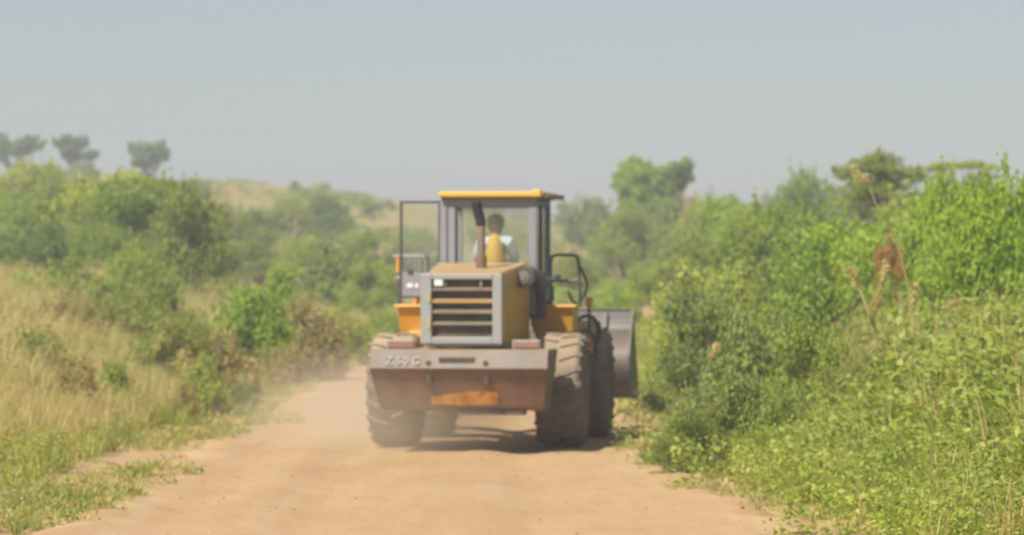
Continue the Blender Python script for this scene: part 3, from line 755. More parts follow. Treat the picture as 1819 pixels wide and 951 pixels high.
bmesh.ops.delete(bm, geom=[v for v in bm.verts if v.co.z < -.12], context='VERTS')
for v in bm.verts: v.co = Vector((v.co.x * .122 + px0, v.co.y * .132 + .985, v.co.z * .105 + 2.925))
cap = from_bm('cap', bm, CAPM, P, True)
bm = bmesh.new()
pts = [(px0 + .085 * cos(a), 1.07 + .09 * sin(a), 2.925 - .012 * sin(a)) for a in np.linspace(0, pi, 12)]
lo = [bm.verts.new(p) for p in pts]; hi = [bm.verts.new((p[0], p[1], p[2] + .008)) for p in pts]
bm.faces.new(lo); bm.faces.new(hi[::-1])
for i in range(11): bm.faces.new((lo[i], lo[i + 1], hi[i + 1], hi[i]))
bm.faces.new((lo[-1], lo[0], hi[0], hi[-1])); from_bm('cap_brim', bm, CAPM, cap)
# the shoes
for s in (-1, 1): ell('shoe', (px0 + s * .14, 1.60, 1.755), (.045, .12, .04), BLACK, P)

# ------------------------------------------------------------------ trees and shrubs
T, B = 'tree', 'bush'
plant('ridge_tree', 28, 234, 112, 425, 'savanna', 'dark', 'leftmost of the three trees on the ridge skyline, two tiers of foliage', T, var=0, rz=.4)
plant('ridge_tree', 132, 243, 92, 420, 'savanna', 'dark', 'middle of the three trees on the ridge skyline, rounded crown', T, var=1, rz=1.9)
plant('ridge_tree', 264, 252, 104, 415, 'savanna', 'dark', 'rightmost of the three ridge skyline trees, thin leaning open crown', T, var=2, rz=3.4)
plant('shrub', 85, 288, 70, 405, 'bush', 'brown', 'low brownish shrub between the ridge trees on the skyline', var=0)
plant('shrub', 150, 290, 60, 380, 'feather', 'grey', 'grey green shrub at the foot of the middle ridge tree', var=1)
plant('shrub', 300, 312, 90, 330, 'bush', 'olive', 'pale olive shrub on the ridge under the leaning tree', var=2)
plant('shrub', 345, 322, 70, 310, 'feather', 'olive', 'pale olive shrub at the left end of the tan hilltop', var=1)
plant('shrub', 522, 319, 36, 400, 'bush', 'dark', 'small dark round shrub alone on the tan hilltop', var=0)
plant('shrub', 570, 328, 60, 380, 'feather', 'yellowgreen', 'light green shrub just right of the small dark hilltop shrub', var=1)
plant('shrub', 620, 345, 50, 350, 'bush', 'olive', 'low olive shrub near the crest behind the loader', var=2)
plant('shrub', 660, 360, 50, 310, 'feather', 'grey', 'grey green shrub on the tan slope left of the open cab door', var=0)
plant('shrub', 690, 352, 40, 350, 'bush', 'olive', 'tiny olive shrub on the slope touching the door edge', var=1)
plant('shrub', 582, 348, 84, 210, 'feather', 'dark', 'dark round shrub below the hilltop, left of the loader', var=2)
plant('shrub', 515, 360, 80, 205, 'feather', 'mid', 'green shrub between two darker ones under the tan hill', var=0)
plant('shrub', 458, 357, 90, 190, 'bush', 'mid', 'tall green shrub below the tan hill, right of the big acacia', var=0)
plant('shrub', 410, 372, 90, 180, 'feather', 'olive', 'olive shrub wedged between the acacia and the tall green shrub', var=1)
plant('shrub', 640, 418, 100, 160, 'feather', 'mid', 'spreading feathery green shrub left of the cab door', var=1)
plant('shrub', 700, 425, 80, 155, 'bush', 'olive', 'olive shrub seen partly through the open door glass', var=2)
plant('shrub', 745, 420, 100, 150, 'feather', 'grey', 'grey green shrub seen through the open door glass', var=0)
plant('acacia_tree', 235, 310, 300, 140, 'umbrella', 'yellowgreen', 'wide flat topped acacia tree on the left slope with pale trunk', T, var=0, rz=.6)
plant('shrub', 240, 338, 280, 136, 'feather', 'mid', 'broad green feathery bush under the wide flat topped acacia', var=0)
plant('shrub', 130, 440, 170, 100, 'bush', 'mid', 'mid green bush below the dark far left bush', var=1)
plant('shrub', 250, 445, 150, 102, 'feather', 'yellowgreen', 'light green low bush in front of the acacia trunk', var=2)
plant('shrub', 540, 420, 110, 128, 'feather', 'green_grass', 'light green feathery bush on the lower slope left of the loader', var=2)
plant('shrub', 660, 470, 120, 118, 'feather', 'green_grass', 'light green low bush just left of the cab steps', var=1)
plant('acacia_tree', 330, 350, 200, 118, 'feather', 'olive', 'lower spreading acacia in front of the wide flat topped one', T, var=1, rz=2)
plant('shrub', 45, 303, 160, 150, 'feather', 'yellowgreen', 'light green feathery shrub below the leftmost ridge tree', var=0)
plant('shrub', 120, 325, 150, 142, 'feather', 'mid', 'green feathery shrub left of the wide acacia', var=1)
plant('shrub', 15, 345, 150, 128, 'feather', 'vivid', 'bright green feathery shrub at the left edge of the photo', var=2)
plant('shrub', 80, 380, 170, 118, 'bush', 'dark', 'large dark green bush at the far left, below the feathery ones', var=1)
plant('shrub', 185, 400, 150, 112, 'feather', 'mid', 'green bush under the left side of the wide acacia', var=2)
plant('shrub', 20, 415, 120, 108, 'bush', 'dark', 'dark bush at the left frame edge above the bright weeds', var=0)
plant('shrub', 300, 430, 120, 108, 'feather', 'olive', 'olive bush beneath the lower acacia', var=1)
plant('shrub', 370, 422, 120, 104, 'feather', 'olive', 'low dusky feathery bush right of the lower acacia', var=2)
plant('shrub', 590, 415, 170, 140, 'bush', 'grey', 'pale grey green bush midway down the slope, left of the loader', var=1)
plant('shrub', 455, 425, 90, 135, 'feather', 'olive', 'olive bush below the tall green shrub', var=2)
plant('leafy_weed', 60, 462, 170, 98, 'bush', 'green_grass', 'bright green weedy bush at the left edge above dry grass', var=2)
plant('leafy_weed', 180, 470, 150, 93, 'bush', 'mid', 'green weed thicket below the dark far left bush', B, var=0)
plant('leafy_weed', 290, 465, 150, 96, 'bush', 'mid', 'rounded green weed bush in the dry grass', B, var=0)
plant('leafy_weed', 490, 455, 120, 92, 'bush', 'vivid', 'tall bright green leafy weed standing over the left grass', B, var=1)
plant('leafy_weed', 440, 485, 80, 88, 'bush', 'vivid', 'shorter bright green weed beside the tall bright one', B, var=0)
plant('leafy_weed', 545, 505, 70, 90, 'bush', 'brown', 'brownish weed just right of the tall bright green weed', B, var=1)
plant('leafy_weed', 610, 530, 130, 105, 'bush', 'yellowgreen', 'yellow green weed bush by the road left of the loader', B, var=1)
plant('leafy_weed', 690, 530, 90, 112, 'bush', 'green_grass', 'green weed bush behind the left rear wheel of the loader', B, var=2)
plant('leafy_weed', 385, 555, 110, 76, 'bush', 'brown', 'brown green weed bush in the middle of the left grass', B, var=2)
plant('leafy_weed', 515, 600, 90, 84, 'bush', 'brown', 'brown shaded weed clump near the road edge', B, var=0)
plant('leafy_weed', 360, 610, 100, 68, 'bush', 'green_grass', 'green leafy clump low in the left grass', B, var=1)
plant('leafy_weed', 210, 620, 90, 64, 'bush', 'green_grass', 'fresh green tuft standing in straw coloured grass', B, var=0)
plant('leafy_weed', 60, 560, 110, 66, 'bush', 'olive', 'olive weed clump in the grass at the left edge of the photo', B, var=0)
plant('leafy_weed', 130, 600, 80, 60, 'bush', 'brown', 'brown dying weeds among the left roadside grass', B, var=2)
plant('leafy_weed', 300, 560, 80, 74, 'feather', 'olive', 'olive wispy scrub in the left grass', B, var=0)
plant('leafy_weed', 240, 520, 120, 84, 'feather', 'olive', 'olive wispy scrub rising from the grass on the left slope', B, var=0)
plant('leafy_weed', 110, 520, 110, 82, 'feather', 'brown', 'tan brown scrub below the bright left edge weeds', B, var=2)
plant('leafy_weed', 330, 660, 70, 64, 'bush', 'brown', 'low brown scrub near the left verge', B, var=2)
plant('leafy_weed', 430, 665, 70, 70, 'bush', 'olive', 'olive weeds at the left verge beyond the grass bend', B, var=2)
plant('leafy_weed', 560, 640, 90, 90, 'feather', 'olive', 'hazy olive weeds in the dust beside the road', B, var=0)
# right
plant('tree', 1128, 290, 124, 232, 'tree', 'vivid', 'left half of the tallest tree pair on the right skyline, light green', T, var=0, rz=.3)
plant('tree', 1172, 297, 120, 240, 'tree', 'mid', 'darker tree behind the light green skyline tree on the right', T, var=1, rz=2.1)
plant('tree', 1162, 304, 140, 236, 'tree', 'mid', 'low middle crown joining the skyline tree pair', T, var=0, rz=5)
plant('tree', 1208, 290, 74, 228, 'tree', 'mid', 'narrow upright crown at the right end of the skyline tree pair', T, var=1, rz=4)
plant('shrub', 1048, 337, 110, 265, 'bush', 'grey', 'hazy grey green bush on the skyline right of the cab', var=0)
plant('shrub', 1008, 362, 50, 300, 'feather', 'olive', 'small far bush on the skyline just right of the cab roof', var=1)
plant('shrub', 1030, 372, 70, 235, 'bush', 'olive', 'olive bush above the tan slope right of the cab', var=2)
plant('shrub', 1110, 375, 140, 185, 'feather', 'mid', 'green bush with dark foot above the tan slope', var=1)
plant('shrub', 1122, 405, 80, 180, 'bush', 'olive', 'dusky bush bordering the tan slope on its right', var=0)
plant('shrub', 1230, 352, 110, 200, 'feather', 'brown', 'brownish bush below the skyline tree pair', var=2)
plant('shrub', 1200, 385, 130, 165, 'bush', 'olive', 'olive bush in the middle distance under the tree pair', var=2)
plant('shrub', 1310, 366, 180, 140, 'feather', 'vivid', 'flat light green bush topping the thicket right of centre', var=0)
plant('shrub', 1260, 400, 150, 135, 'feather', 'mid', 'mid green bush under the flat light green one', var=0)
plant('shrub', 1430, 322, 170, 118, 'feather', 'mid', 'dome shaped feathery bush with bare twigs on the right skyline', var=1)
plant('shrub', 1385, 345, 90, 124, 'feather', 'olive', 'twiggy olive bush left of the dome shaped skyline bush', var=2)
plant('acacia_tree', 1562, 280, 172, 112, 'umbrella', 'olive', 'umbrella shaped acacia tree on the right skyline', T, var=1, rz=1)
plant('acacia_tree', 1712, 298, 160, 98, 'flattop', 'yellowgreen', 'sparse flat topped acacia with sky showing through, far right', T, var=0, rz=.2)
plant('shrub', 1640, 352, 130, 96, 'feather', 'yellowgreen', 'airy yellow green bush between the two right hand acacias', var=2)
plant('shrub', 1570, 345, 190, 116, 'feather', 'mid', 'green feathery bush filling in beneath the umbrella acacia', var=0)
plant('shrub', 1700, 345, 210, 104, 'feather', 'olive', 'olive bush under the sparse flat topped acacia', var=1)
plant('shrub', 1155, 338, 170, 226, 'bush', 'mid', 'green bushes crowding the trunks of the skyline tree pair', var=0)
plant('shrub', 1245, 372, 130, 150, 'feather', 'yellowgreen', 'pale green bush right below the skyline trees', var=1)
plant('shrub', 1400, 380, 200, 100, 'feather', 'mid', 'green feathery bush in front of the dome shaped one', var=0)
plant('shrub', 1345, 430, 190, 84, 'bush', 'grey', 'broad grey green bush in the middle of the right thicket', var=1)
plant('shrub', 1020, 455, 90, 150, 'feather', 'olive', 'olive scrub seen through the handrail right of the cab', var=1)
plant('shrub', 1185, 470, 150, 112, 'feather', 'green_grass', 'light green weedy bush behind the loader bucket', var=0)
plant('shrub', 1100, 478, 120, 120, 'bush', 'vivid', 'bright green bush above the raised bucket edge', var=2)
plant('shrub', 1060, 470, 70, 140, 'feather', 'grey', 'grey green bush seen through the right handrail', var=1)
plant('shrub', 1500, 395, 230, 78, 'feather', 'vivid', 'wide bright feathery bush in front of the umbrella acacia', var=2)
plant('shrub', 1600, 410, 150, 70, 'feather', 'vivid', 'bright green bush behind the tall dry stalks', var=0)
plant('shrub', 1745, 345, 250, 62, 'feather', 'vivid', 'largest vivid green bush filling the upper right corner', var=0)
plant('shrub', 1830, 330, 170, 58, 'feather', 'vivid', 'vivid green bush cut by the right edge of the photo', var=1)
plant('shrub', 1690, 430, 200, 58, 'feather', 'vivid', 'vivid green bush below the largest one', var=1)
plant('shrub', 1780, 470, 190, 55, 'bush', 'mid', 'dense green bush with dark hollows at the right', var=2)
plant('shrub', 1270, 490, 190, 72, 'feather', 'green_grass', 'light green bush above the roadside shrubs', var=1)
plant('shrub', 1445, 460, 230, 60, 'bush', 'mid', 'big leafy green bush with dark hollows right of centre', var=0)
plant('shrub', 1250, 520, 180, 60, 'feather', 'grey', 'grey green roadside bush just right of the bucket', var=1)
plant('shrub', 1345, 500, 200, 55, 'bush', 'grey', 'dusty green roadside bush overhanging the road edge', var=2)
plant('shrub', 1450, 590, 210, 51, 'feather', 'mid', 'deep green bush low in the right thicket', var=1)
plant('shrub', 1300, 640, 210, 50, 'bush', 'olive', 'olive bush spreading over the road shoulder', var=0)
plant('shrub', 1222, 735, 140, 48.4, 'feather', 'dark', 'small dark leafy bush at the very edge of the road', var=1)
plant('shrub', 1165, 765, 90, 52, 'bush', 'brown', 'thin brown scrub creeping onto the road beside the loader', var=2)
plant('shrub', 1600, 590, 170, 51, 'feather', 'mid', 'leafy green bush behind the tan dry grass clump', var=2)
plant('shrub', 1578, 430, 66, 60, 'flattop', 'red', 'rust red dead foliage caught in the bright green bushes', var=1)
plant('shrub', 1690, 540, 210, 50, 'bush', 'mid', 'mid green bush low at the right', var=0)
plant('shrub', 1800, 545, 190, 48, 'feather', 'green_grass', 'light green bush low at the right edge', var=1)
plant('shrub', 1400, 660, 170, 49, 'bush', 'mid', 'leafy bush in front of the big right thicket, near the road', var=2)
plant('shrub', 1540, 640, 170, 49.5, 'feather', 'olive', 'olive green bush below the tan grass clump', var=0)
plant('shrub', 1245, 650, 120, 51, 'bush', 'grey', 'grey green bush low beside the road, behind the small dark one', var=2)
plant('leafy_weed', 1530, 690, 120, 48, 'bush', 'red', 'reddish brown dying weeds in the right undergrowth', B, var=1)
plant('leafy_weed', 1400, 740, 140, 48, 'bush', 'yellowgreen', 'yellow green weeds near the road at the right', B, var=2)
plant('leafy_weed', 1620, 720, 150, 45, 'herb', 'green_grass', 'light green leafy weeds in the lower right', B, var=0)
plant('leafy_weed', 1740, 700, 150, 44, 'herb', 'vivid', 'bright leafy weeds at the lower right edge', B, var=1)
plant('leafy_weed', 1490, 790, 130, 44, 'bush', 'green_grass', 'light green weeds on the right bank, nearest the road shoulder', B, var=0)
plant('leafy_weed', 1600, 800, 120, 42, 'bush', 'olive', 'olive tangle of weeds in the lower right', B, var=1)
plant('leafy_weed', 1700, 790, 120, 42, 'bush', 'yellowgreen', 'yellow green mound of weeds in the lower right', B, var=2)
plant('leafy_weed', 1640, 870, 110, 40, 'bush', 'mid', 'green weed mound near the bottom edge at the right', B, var=2)
plant('leafy_weed', 1760, 860, 110, 40, 'bush', 'brown', 'brownish weeds behind the white twigs', B, var=0)
plant('leafy_weed', 1560, 900, 90, 39.5, 'herb', 'green_grass', 'upright green weeds at the bottom right of the road', B, var=1)
plant('leafy_weed', 1815, 640, 90, 44.5, 'bush', 'dark', 'dark broad leaved weed at the right frame edge', B, var=0)

# ------------------------------------------------------------------ dry stalks among the right hand bushes
def px3(px, py, d): return Vector(((px - 910) / K * d, d, EYE + (480 - py) / K * d))
def stalk(pts, d, label, r0=.012, head=.05, ground=True, m='dry'):
    b3 = px3(*pts[0], d); base = Vector((b3.x, d, hz(b3.x, d) - .02))
    P3 = [base] + [px3(x, y, d + .15 * random.uniform(-1, 1)) for x, y in pts[1:]]
    P3 = [p - base for p in smoothpath(P3, 6)]
    root = link('grass_stalk', None); root.location = base; tag(root, label, 'grass stalk')
    bm = bmesh.new(); N = len(P3); tube(bm, P3, [r0 * (1 - .5 * i / N) for i in range(N)], 6); from_bm('stem', bm, F[m], root)
    i0 = int(N * .72); Q = np.array([list(p) for p in P3[i0:]]); n = 160                    # feathery seed head
    t = rng.random(n) * (len(Q) - 1); j = t.astype(int); Pp = Q[j] + (Q[np.minimum(j + 1, len(Q) - 1)] - Q[j]) * (t - j)[:, None]
    Pp += rng.normal(size=(n, 3)) * head * (np.sin(np.clip(t / (len(Q) - 1), 0, 1) * pi * .85 + .3)[:, None])
    co, q, tt = leaves(Pp, rng.normal(size=(n, 3)), .05, rng.uniform(.5, 1, n), .3)
    link('seed_head', np_mesh('seed_head', co, q, tt), F[m], root)
    n = 5; bl = bmesh.new()                                                                # dry blades
    for k in range(n):
        h = P3[int(N * (.15 + .1 * k))]; dx = random.choice((-1, 1)) * random.uniform(.15, .35)
        w_ = Vector((0, .012, .006)); a0 = h; a1 = h + Vector((dx * .5, 0, .28)); a2 = h + Vector((dx, 0, .22 - random.random() * .25))
        vs = [bl.verts.new(a0 - w_), bl.verts.new(a0 + w_), bl.verts.new(a1 + w_), bl.verts.new(a1 - w_), bl.verts.new(a2)]
        bl.faces.new(vs[:4]); bl.faces.new((vs[3], vs[2], vs[4]))
    from_bm('blades', bl, F[m], root)
stalk([(1650, 0), (1622, 560), (1592, 430), (1560, 370), (1545, 335), (1530, 315), (1508, 293)], 50.0, 'tallest pale stalk, curving up left against the umbrella acacia', .013, .04)
stalk([(1625, 0), (1620, 620), (1612, 500), (1595, 455), (1580, 420)], 50.5, 'straight tan stalk in front of the rust red foliage', .014, .05)
stalk([(1590, 0), (1560, 610), (1545, 560), (1525, 510), (1508, 478)], 50.2, 'pale stalk leaning left at the edge of the tan grass clump', .02, .05)
stalk([(1625, 0), (1618, 640), (1624, 560), (1628, 505)], 49.6, 'short upright tan stalk right of the tallest one', .012, .04)
stalk([(1565, 0), (1540, 640), (1552, 560), (1566, 500), (1572, 465)], 50.8, 'tan stalk leaning right inside the dry grass clump', .012, .04)
stalk([(1650, 0), (1650, 650), (1665, 575), (1690, 545), (1705, 535)], 49.2, 'pale stalk bending right over the green weeds', .012, .05)
stalk([(1728, 0), (1722, 770), (1716, 700), (1712, 650)], 45.5, 'thin tan stalk rising above the lower right weeds', .008, .025)
stalk([(1812, 0), (1806, 700), (1800, 640), (1790, 600)], 46.0, 'thin tan stalk near the right edge of the photo', .008, .03)
stalk([(1255, 0), (1250, 690), (1262, 640), (1275, 610)], 50.0, 'thin pale stalk in front of the roadside bush', .008, .025)
stalk([(250, 0), (262, 700), (270, 640), (290, 590)], 62.0, 'pale stalk at the roadside on the left', .010, .04)
stalk([(300, 0), (305, 720), (310, 660), (326, 625)], 63.0, 'second pale stalk at the left roadside, leaning right', .010, .04)
for k, (px, py, ln, dx) in enumerate(((1763, 885, 24, 5), (1774, 905, 18, -5), (1809, 880, 22, 0), (1805, 914, 16, 2), (1817, 902, 26, 3), (1718, 800, 60, 1), (1608, 810, 60, -10), (1570, 880, 40, -16))):
    d = 39.6 if k < 5 else 41.5
    a = px3(px, py, d); b3 = px3(px + dx, py - ln, d); root0 = Vector((a.x, d, hz(a.x, d) - .02))
    bm = bmesh.new(); tube(bm, [Vector((0, 0, 0)), a - root0, b3 - root0], [.008, .011, .007] if k < 5 else [.006, .006, .004], 6)
    o = from_bm('dead_twig', bm, WHITE if k < 5 else F['dry'], None); o.location = root0
    lb = ['bleached twig leaning right, leftmost of the white twigs at the lower right', 'bleached twig leaning left beside the leftmost white one', 'upright bleached twig near the right edge', 'short bleached twig below the upright one',
          'bleached twig cut by the right edge of the photo', 'thin straight dead stem among the bright weeds', 'thin dead stem leaning left in the lower right weeds', 'strongly slanted dead stem low in the roadside weeds'][k]
    tag(o, lb, 'twig')

# ------------------------------------------------------------------ grass and low plants (nobody could count them)
def blades_mesh(n, h, spread, width, lean, seed, head=0.0):
    r_ = np.random.default_rng(seed)
    th = r_.uniform(0, 2 * pi, n); rr = spread * r_.random(n) ** .7
    b = np.stack([rr * np.cos(th), rr * np.sin(th), np.zeros(n) - .02], 1)
    ln = h * r_.uniform(.55, 1.1, n); ph = th + r_.normal(0, .6, n); le = lean * r_.uniform(.2, 1.3, n)
    d = np.stack([np.cos(ph), np.sin(ph), np.zeros(n)], 1); side = np.stack([-np.sin(ph + r_.normal(0, .8, n)), np.cos(ph), np.zeros(n)], 1)
    lv = []
    for t, wf in ((0, .8), (.4, 1), (.75, .75), (1, .12)):
        p = b + d * (le * t ** 2 * ln)[:, None] + np.array([0, 0, 1]) * (ln * t * (1 - .25 * le * t))[:, None]
        lv += [p - side * width * wf / 2, p + side * width * wf / 2]
    co = np.stack(lv, 1).reshape(-1, 3); base = np.arange(n)[:, None] * 8
    q = np.concatenate([base + np.array([0, 1, 3, 2]), base + np.array([2, 3, 5, 4]), base + np.array([4, 5, 7, 6])])
    tint = np.repeat(r_.uniform(.1, .9, n), 8)
    if head:
        k = n // 2; tip = co.reshape(n, 8, 3)[:k, 7]; m = k * 5
        P_ = np.repeat(tip, 5, 0) + r_.normal(size=(m, 3)) * np.array([.02, .02, .07]) * head
        c2, q2, t2 = leaves(P_, r_.normal(size=(m, 3)), .06 * head, r_.uniform(.6, 1, m), .35)
        q = np.concatenate([q, q2 + len(co)]); co = np.concatenate([co, c2]); tint = np.concatenate([tint, t2])
    return np_mesh('tuft', co, q, tint)
def herb_mesh(n, h, r, size, seed):
    r_ = np.random.default_rng(seed); P_ = r_.uniform(-1, 1, (n, 3)) * np.array([r, r, .5]) + np.array([0, 0, .5]); P_[:, 2] = np.abs(P_[:, 2]) ** .8 * h
    co, q, t = leaves(P_, np.tile([0, 0, 1.], (n, 1)), size, r_.uniform(0, 1, n), .6); return np_mesh('herb', co, q, t)
def scatter(name, protos, pts, scl, label, kind='stuff'):
    """one object: points on the ground carrying instances of a few tuft meshes"""
    n = len(pts); me = bpy.data.meshes.new(name); me.vertices.add(n)
    pts = np.column_stack([pts[:, 0], pts[:, 1], H(pts[:, 0], pts[:, 1]) - .01]) if pts.shape[1] == 2 else pts
    me.vertices.foreach_set('co', pts.astype(np.float32).ravel())
    for nm, ty, v in (('scl', 'FLOAT', scl), ('rot', 'FLOAT', rng.uniform(0, 2 * pi, n)), ('var', 'INT', rng.integers(0, len(protos), n))):
        a = me.attributes.new(nm, ty, 'POINT'); a.data.foreach_set('value', v.astype(np.int32 if ty == 'INT' else np.float32))
    o = link(name, me); tag(o, label, None, None, kind)
    ng = bpy.data.node_groups.new(name, 'GeometryNodeTree'); ng.interface.new_socket('Geometry', in_out='INPUT', socket_type='NodeSocketGeometry'); ng.interface.new_socket('Geometry', in_out='OUTPUT', socket_type='NodeSocketGeometry')
    N = ng.nodes; Lk = ng.links; gi = N.new('NodeGroupInput'); go = N.new('NodeGroupOutput'); jn = N.new('GeometryNodeJoinGeometry')
    def attr(nm, ty): a = N.new('GeometryNodeInputNamedAttribute'); a.data_type = ty; a.inputs['Name'].default_value = nm; return a.outputs['Attribute']
    cx = N.new('ShaderNodeCombineXYZ'); Lk.new(attr('rot', 'FLOAT'), cx.inputs['Z'])
    for k, pm in enumerate(protos):
        po = bpy.data.objects.new(name + '_tuft', pm)                    # not linked: only a source for the instances
        oi = N.new('GeometryNodeObjectInfo'); oi.inputs['Object'].default_value = po; oi.inputs['As Instance'].default_value = True
        ip = N.new('GeometryNodeInstanceOnPoints'); cmp_ = N.new('FunctionNodeCompare'); cmp_.data_type = 'INT'; cmp_.operation = 'EQUAL'
        Lk.new(attr('var', 'INT'), cmp_.inputs[2]); cmp_.inputs[3].default_value = k
        Lk.new(gi.outputs[0], ip.inputs['Points']); Lk.new(cmp_.outputs[0], ip.inputs['Selection']); Lk.new(oi.outputs['Geometry'], ip.inputs['Instance'])
        Lk.new(cx.outputs[0], ip.inputs['Rotation']); Lk.new(attr('scl', 'FLOAT'), ip.inputs['Scale']); Lk.new(ip.outputs[0], jn.inputs[0])
    Lk.new(jn.outputs[0], go.inputs[0]); md = o.modifiers.new('scatter', 'NODES'); md.node_group = ng
    return o
def wm(me, m): me.materials.append(m); return me
def region(n, ya, yb, side, off0=0, off1=30, margin=5, near=True):
    y = ya + (yb - ya) * rng.random(n * 3) ** (.8 if near else .6)
    lim = .125 * y + margin; x = rng.uniform(-1, 1, n * 3) * lim
    e = np.maximum(edl(y) - x, x - edr(y)) if side == 0 else (edl(y) - x if side < 0 else x - edr(y))
    ok = (e > off0) & (e < off1); return np.column_stack([x, y, e])[ok][:n]
dry = [wm(blades_mesh(26, 1.25, .22, .016, .45, 1, .35), F['dry']), wm(blades_mesh(24, 1.1, .25, .016, .6, 2, .35), F['dry']), wm(blades_mesh(22, 1.45, .16, .014, .35, 3, .5), F['dry'])]
grn = [wm(blades_mesh(26, .85, .22, .022, .6, 4), F['green_grass']), wm(blades_mesh(24, .7, .25, .024, .8, 5), F['green_grass']), wm(herb_mesh(110, .8, .25, .08, 6), F['green_grass']), wm(herb_mesh(110, .7, .3, .08, 7), F['olive']), wm(herb_mesh(110, .8, .3, .08, 8), F['brown']), wm(blades_mesh(26, 1.0, .22, .018, .5, 25), F['olive'])]
low = [wm(blades_mesh(22, .22, .14, .014, .9, 8), F['dry']), wm(blades_mesh(22, .22, .14, .014, .9, 18), F['olive']), wm(blades_mesh(20, .24, .12, .010, .8, 9), F['olive']), wm(herb_mesh(50, .16, .14, .04, 11), F['brown']), wm(herb_mesh(40, .14, .12, .05, 10), F['olive'])]
herbs = [wm(herb_mesh(130, .6, .28, .075, 12), F['green_grass']), wm(herb_mesh(110, .75, .25, .09, 13), F['mid']), wm(herb_mesh(190, .6, .3, .055, 14), F['vivid']), wm(herb_mesh(120, .85, .2, .045, 15), F['olive']), wm(blades_mesh(26, .9, .22, .016, .6, 16), F['green_grass']), wm(blades_mesh(18, 1.0, .2, .014, .5, 17), F['dry']), wm(herb_mesh(130, .8, .28, .06, 19), F['green_grass'])]
# left: tall straw grass with green in patches
p = region(17000, 44, 135, -1, 1.3, 30); nz = vnoise(p[:, 0], p[:, 1] * .5, .9, 5); k = nz > -.45
p = p[k]; scatter('dry_grass', dry, p[:, :2], (.45 + .5 * sm(1.2, 4.5, p[:, 2])) * rng.uniform(.75, 1.2, len(p)), 'tall straw coloured grass beside the road on the left')
p = region(16000, 44, 135, -1, .9, 30); nz = vnoise(p[:, 0], p[:, 1] * .5, .9, 5); k = (nz < .45) | (rng.random(len(p)) < .45)
p = p[k]; scatter('green_grass', grn, p[:, :2], (.45 + .65 * sm(1.0, 5, p[:, 2])) * rng.uniform(.7, 1.25, len(p)), 'green grass and weeds mixed into the straw on the left')
# verge both sides
p = region(10500, 34, 120, -1, -.7, 2.4); k = (vnoise(p[:, 0] * 1.0, p[:, 1] * .4, 2.0, 9) > -.25 + 1.3 * np.clip(.5 - p[:, 2], 0, 1.2)) & ~((p[:, 0] < -4.6) & (p[:, 1] > 46.5) & (p[:, 1] < 50.5) & (p[:, 2] < 1.6))
p = p[k]; scatter('verge_grass', low, p[:, :2], rng.uniform(.6, 1.35, len(p)), 'short grass and weeds along the left road edge')
q = np.column_stack([rng.normal(-4.6, .55, 420), rng.normal(42.5, 1.9, 420)]); q = q[q[:, 0] < -3.75]
scatter('grass_patch', low, q, rng.uniform(.5, 1.15, len(q)), 'patch of low dusty grass spreading onto the road at the lower left')
p = region(5200, 34, 90, 1, -.5, 1.6); p = p[(p[:, 2] > .1) | (vnoise(p[:, 0], p[:, 1] * .5, 2.0, 19) > .3)]
scatter('shoulder_grass', low + [herbs[0]], p[:, :2], rng.uniform(.5, 1.0, len(p)), 'low weeds along the right shoulder of the road')
# right: leafy undergrowth
p = region(10000, 34, 62, 1, .5, 14, 4); k = vnoise(p[:, 0], p[:, 1], 1.1, 21) > -.9
p = p[k]; scatter('leafy_undergrowth', herbs, p[:, :2], (.5 + .95 * sm(.5, 3.2, p[:, 2])) * rng.uniform(.6, 1.35, len(p)), 'leafy green undergrowth covering the right bank')
p = region(9000, 62, 135, 1, .8, 30); scatter('thicket_grass', grn + herbs[3:5], p[:, :2], (.7 + .6 * sm(1, 4, p[:, 2])) * rng.uniform(.7, 1.35, len(p)), 'green grass and weeds between the bushes behind the bucket')
q = np.column_stack([rng.normal(4.42, .25, 44), rng.normal(50.0, .4, 44)])
scatter('straw_clump', dry, q, rng.uniform(.85, 1.3, len(q)), 'tall tan dry grass clump among the right hand bushes')
# the far slope: tan grass, scattered scrub
n = 26000; y = 130 + 330 * rng.random(n) ** .8; x = rng.uniform(-1, 1, n) * (.125 * y + 8); e = np.maximum(edl(y) - x, x - edr(y)); k = (e > .5) | (y > 174)
q = np.column_stack([x, y])[k]; nz = vnoise(q[:, 0], q[:, 1] * .3, .35, 31)
scatter('hill_grass', dry, q, rng.uniform(.3, .65, len(q)), 'dry tan grass covering the far slope and hilltop')
q2 = q[(nz < -.6)][:2000]
sc_ = [wm(herb_mesh(160, 1.3, .9, .28, 41), F['olive']), wm(herb_mesh(160, 1.0, 1.0, .28, 42), F['mid']), wm(herb_mesh(150, 1.1, .8, .28, 43), F['green_grass'])]
scatter('hill_scrub', sc_, q2[::2], rng.uniform(.35, .9, len(q2[::2])), 'low green scrub scattered over the far slope')
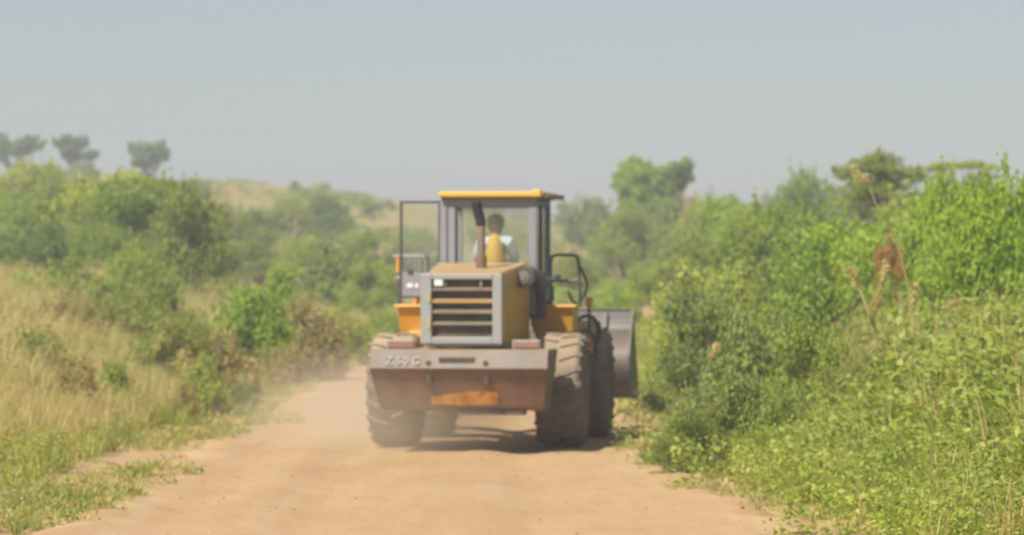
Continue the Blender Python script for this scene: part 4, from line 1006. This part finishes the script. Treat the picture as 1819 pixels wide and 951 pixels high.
# clods and stones on the road
def clod(seed):
    bm = bmesh.new(); bmesh.ops.create_icosphere(bm, subdivisions=1, radius=.5); r_ = random.Random(seed)
    for v in bm.verts: v.co *= r_.uniform(.7, 1.2); v.co.z *= .6
    me = bpy.data.meshes.new('clod'); bm.to_mesh(me); bm.free(); me.materials.append(ROAD); return me
n = 3000; y = 30 + 70 * rng.random(n) ** 1.3; uu = rng.random(n); uu = np.where(rng.random(n) < .5, uu, np.where(rng.random(n) < .6, uu ** 3, 1 - uu ** 3))
x = edl(y) + uu * (edr(y) - edl(y)); P_ = np.column_stack([x, y, H(x, y) + .012])
scatter('road_gravel', [clod(1), clod(2), clod(3)], P_, .010 + .035 * rng.random(n) ** 5, 'small clods and stones lying on the dirt road')
for k, (px, py, wd, lb) in enumerate(((205, 893, .16, 'small grass sprig on the road at the lower left'), (293, 862, .12, 'tiny weed alone on the road, right of the grass patch'), (190, 914, .18, 'low weed nearest the camera on the left of the road'),
                                     (420, 770, .20, 'weed tuft at the bend of the left road edge'), (238, 848, .2, 'weed tuft on the road beside the grass patch'), (1345, 912, .16, 'small brown weed on the right of the road'))):
    d = K * EYE / (py - 480); x = (px - 910) / K * d
    me = herb_mesh(60, .11, wd, .045, 60 + k); o = link('weed_tuft', me, F['olive' if k != 5 else 'brown']); o.location = (x, d, .0); tag(o, lb, 'weed')

# ------------------------------------------------------------------ air
hb = bpy.data.meshes.new('haze'); bm = bmesh.new(); add_box(bm, (-150, -8, -12), (150, 800, 24)); bm.to_mesh(hb); bm.free()
hm = bpy.data.materials.new('haze'); hm.use_nodes = True; n = hm.node_tree; n.nodes.remove(n.nodes['Principled BSDF'])
pv = n.nodes.new('ShaderNodeVolumePrincipled'); pv.inputs['Density'].default_value = .0011; pv.inputs['Color'].default_value = (.77, .86, 1.0, 1); pv.inputs['Anisotropy'].default_value = .2
n.links.new(pv.outputs[0], n.nodes['Material Output'].inputs['Volume'])
ho = link('haze', hb, hm); tag(ho, kind='stuff')
# dust raised by the left wheels
db = bpy.data.meshes.new('dust_haze'); bm = bmesh.new(); add_box(bm, (-1, -1, -1), (1, 1, 1)); bm.to_mesh(db); bm.free()
dm = bpy.data.materials.new('dust_haze'); dm.use_nodes = True; n = dm.node_tree; n.nodes.remove(n.nodes['Principled BSDF'])
tc = n.nodes.new('ShaderNodeTexCoord'); ln = n.nodes.new('ShaderNodeVectorMath'); ln.operation = 'LENGTH'; n.links.new(tc.outputs['Object'], ln.inputs[0])
fall = math_(n, 'SUBTRACT', 1.0, ln.outputs['Value'], True); fall = math_(n, 'MULTIPLY', fall, fall)
nzv = noise(n, .55, 3, 'World', .6); nzv = math_(n, 'MULTIPLY', math_(n, 'SUBTRACT', nzv, .25, True), 3.0)
pv = n.nodes.new('ShaderNodeVolumePrincipled'); pv.inputs['Color'].default_value = (.93, .80, .60, 1)
n.links.new(math_(n, 'MULTIPLY', math_(n, 'MULTIPLY', fall, nzv), .50), pv.inputs['Density']); n.links.new(pv.outputs[0], n.nodes['Material Output'].inputs['Volume'])
do = link('dust_haze', db, dm); do.location = (-1.8, 57.5, .35); do.scale = (2.6, 9, 1.2); tag(do, 'pale road dust hanging round the left wheels and verge', kind='stuff')
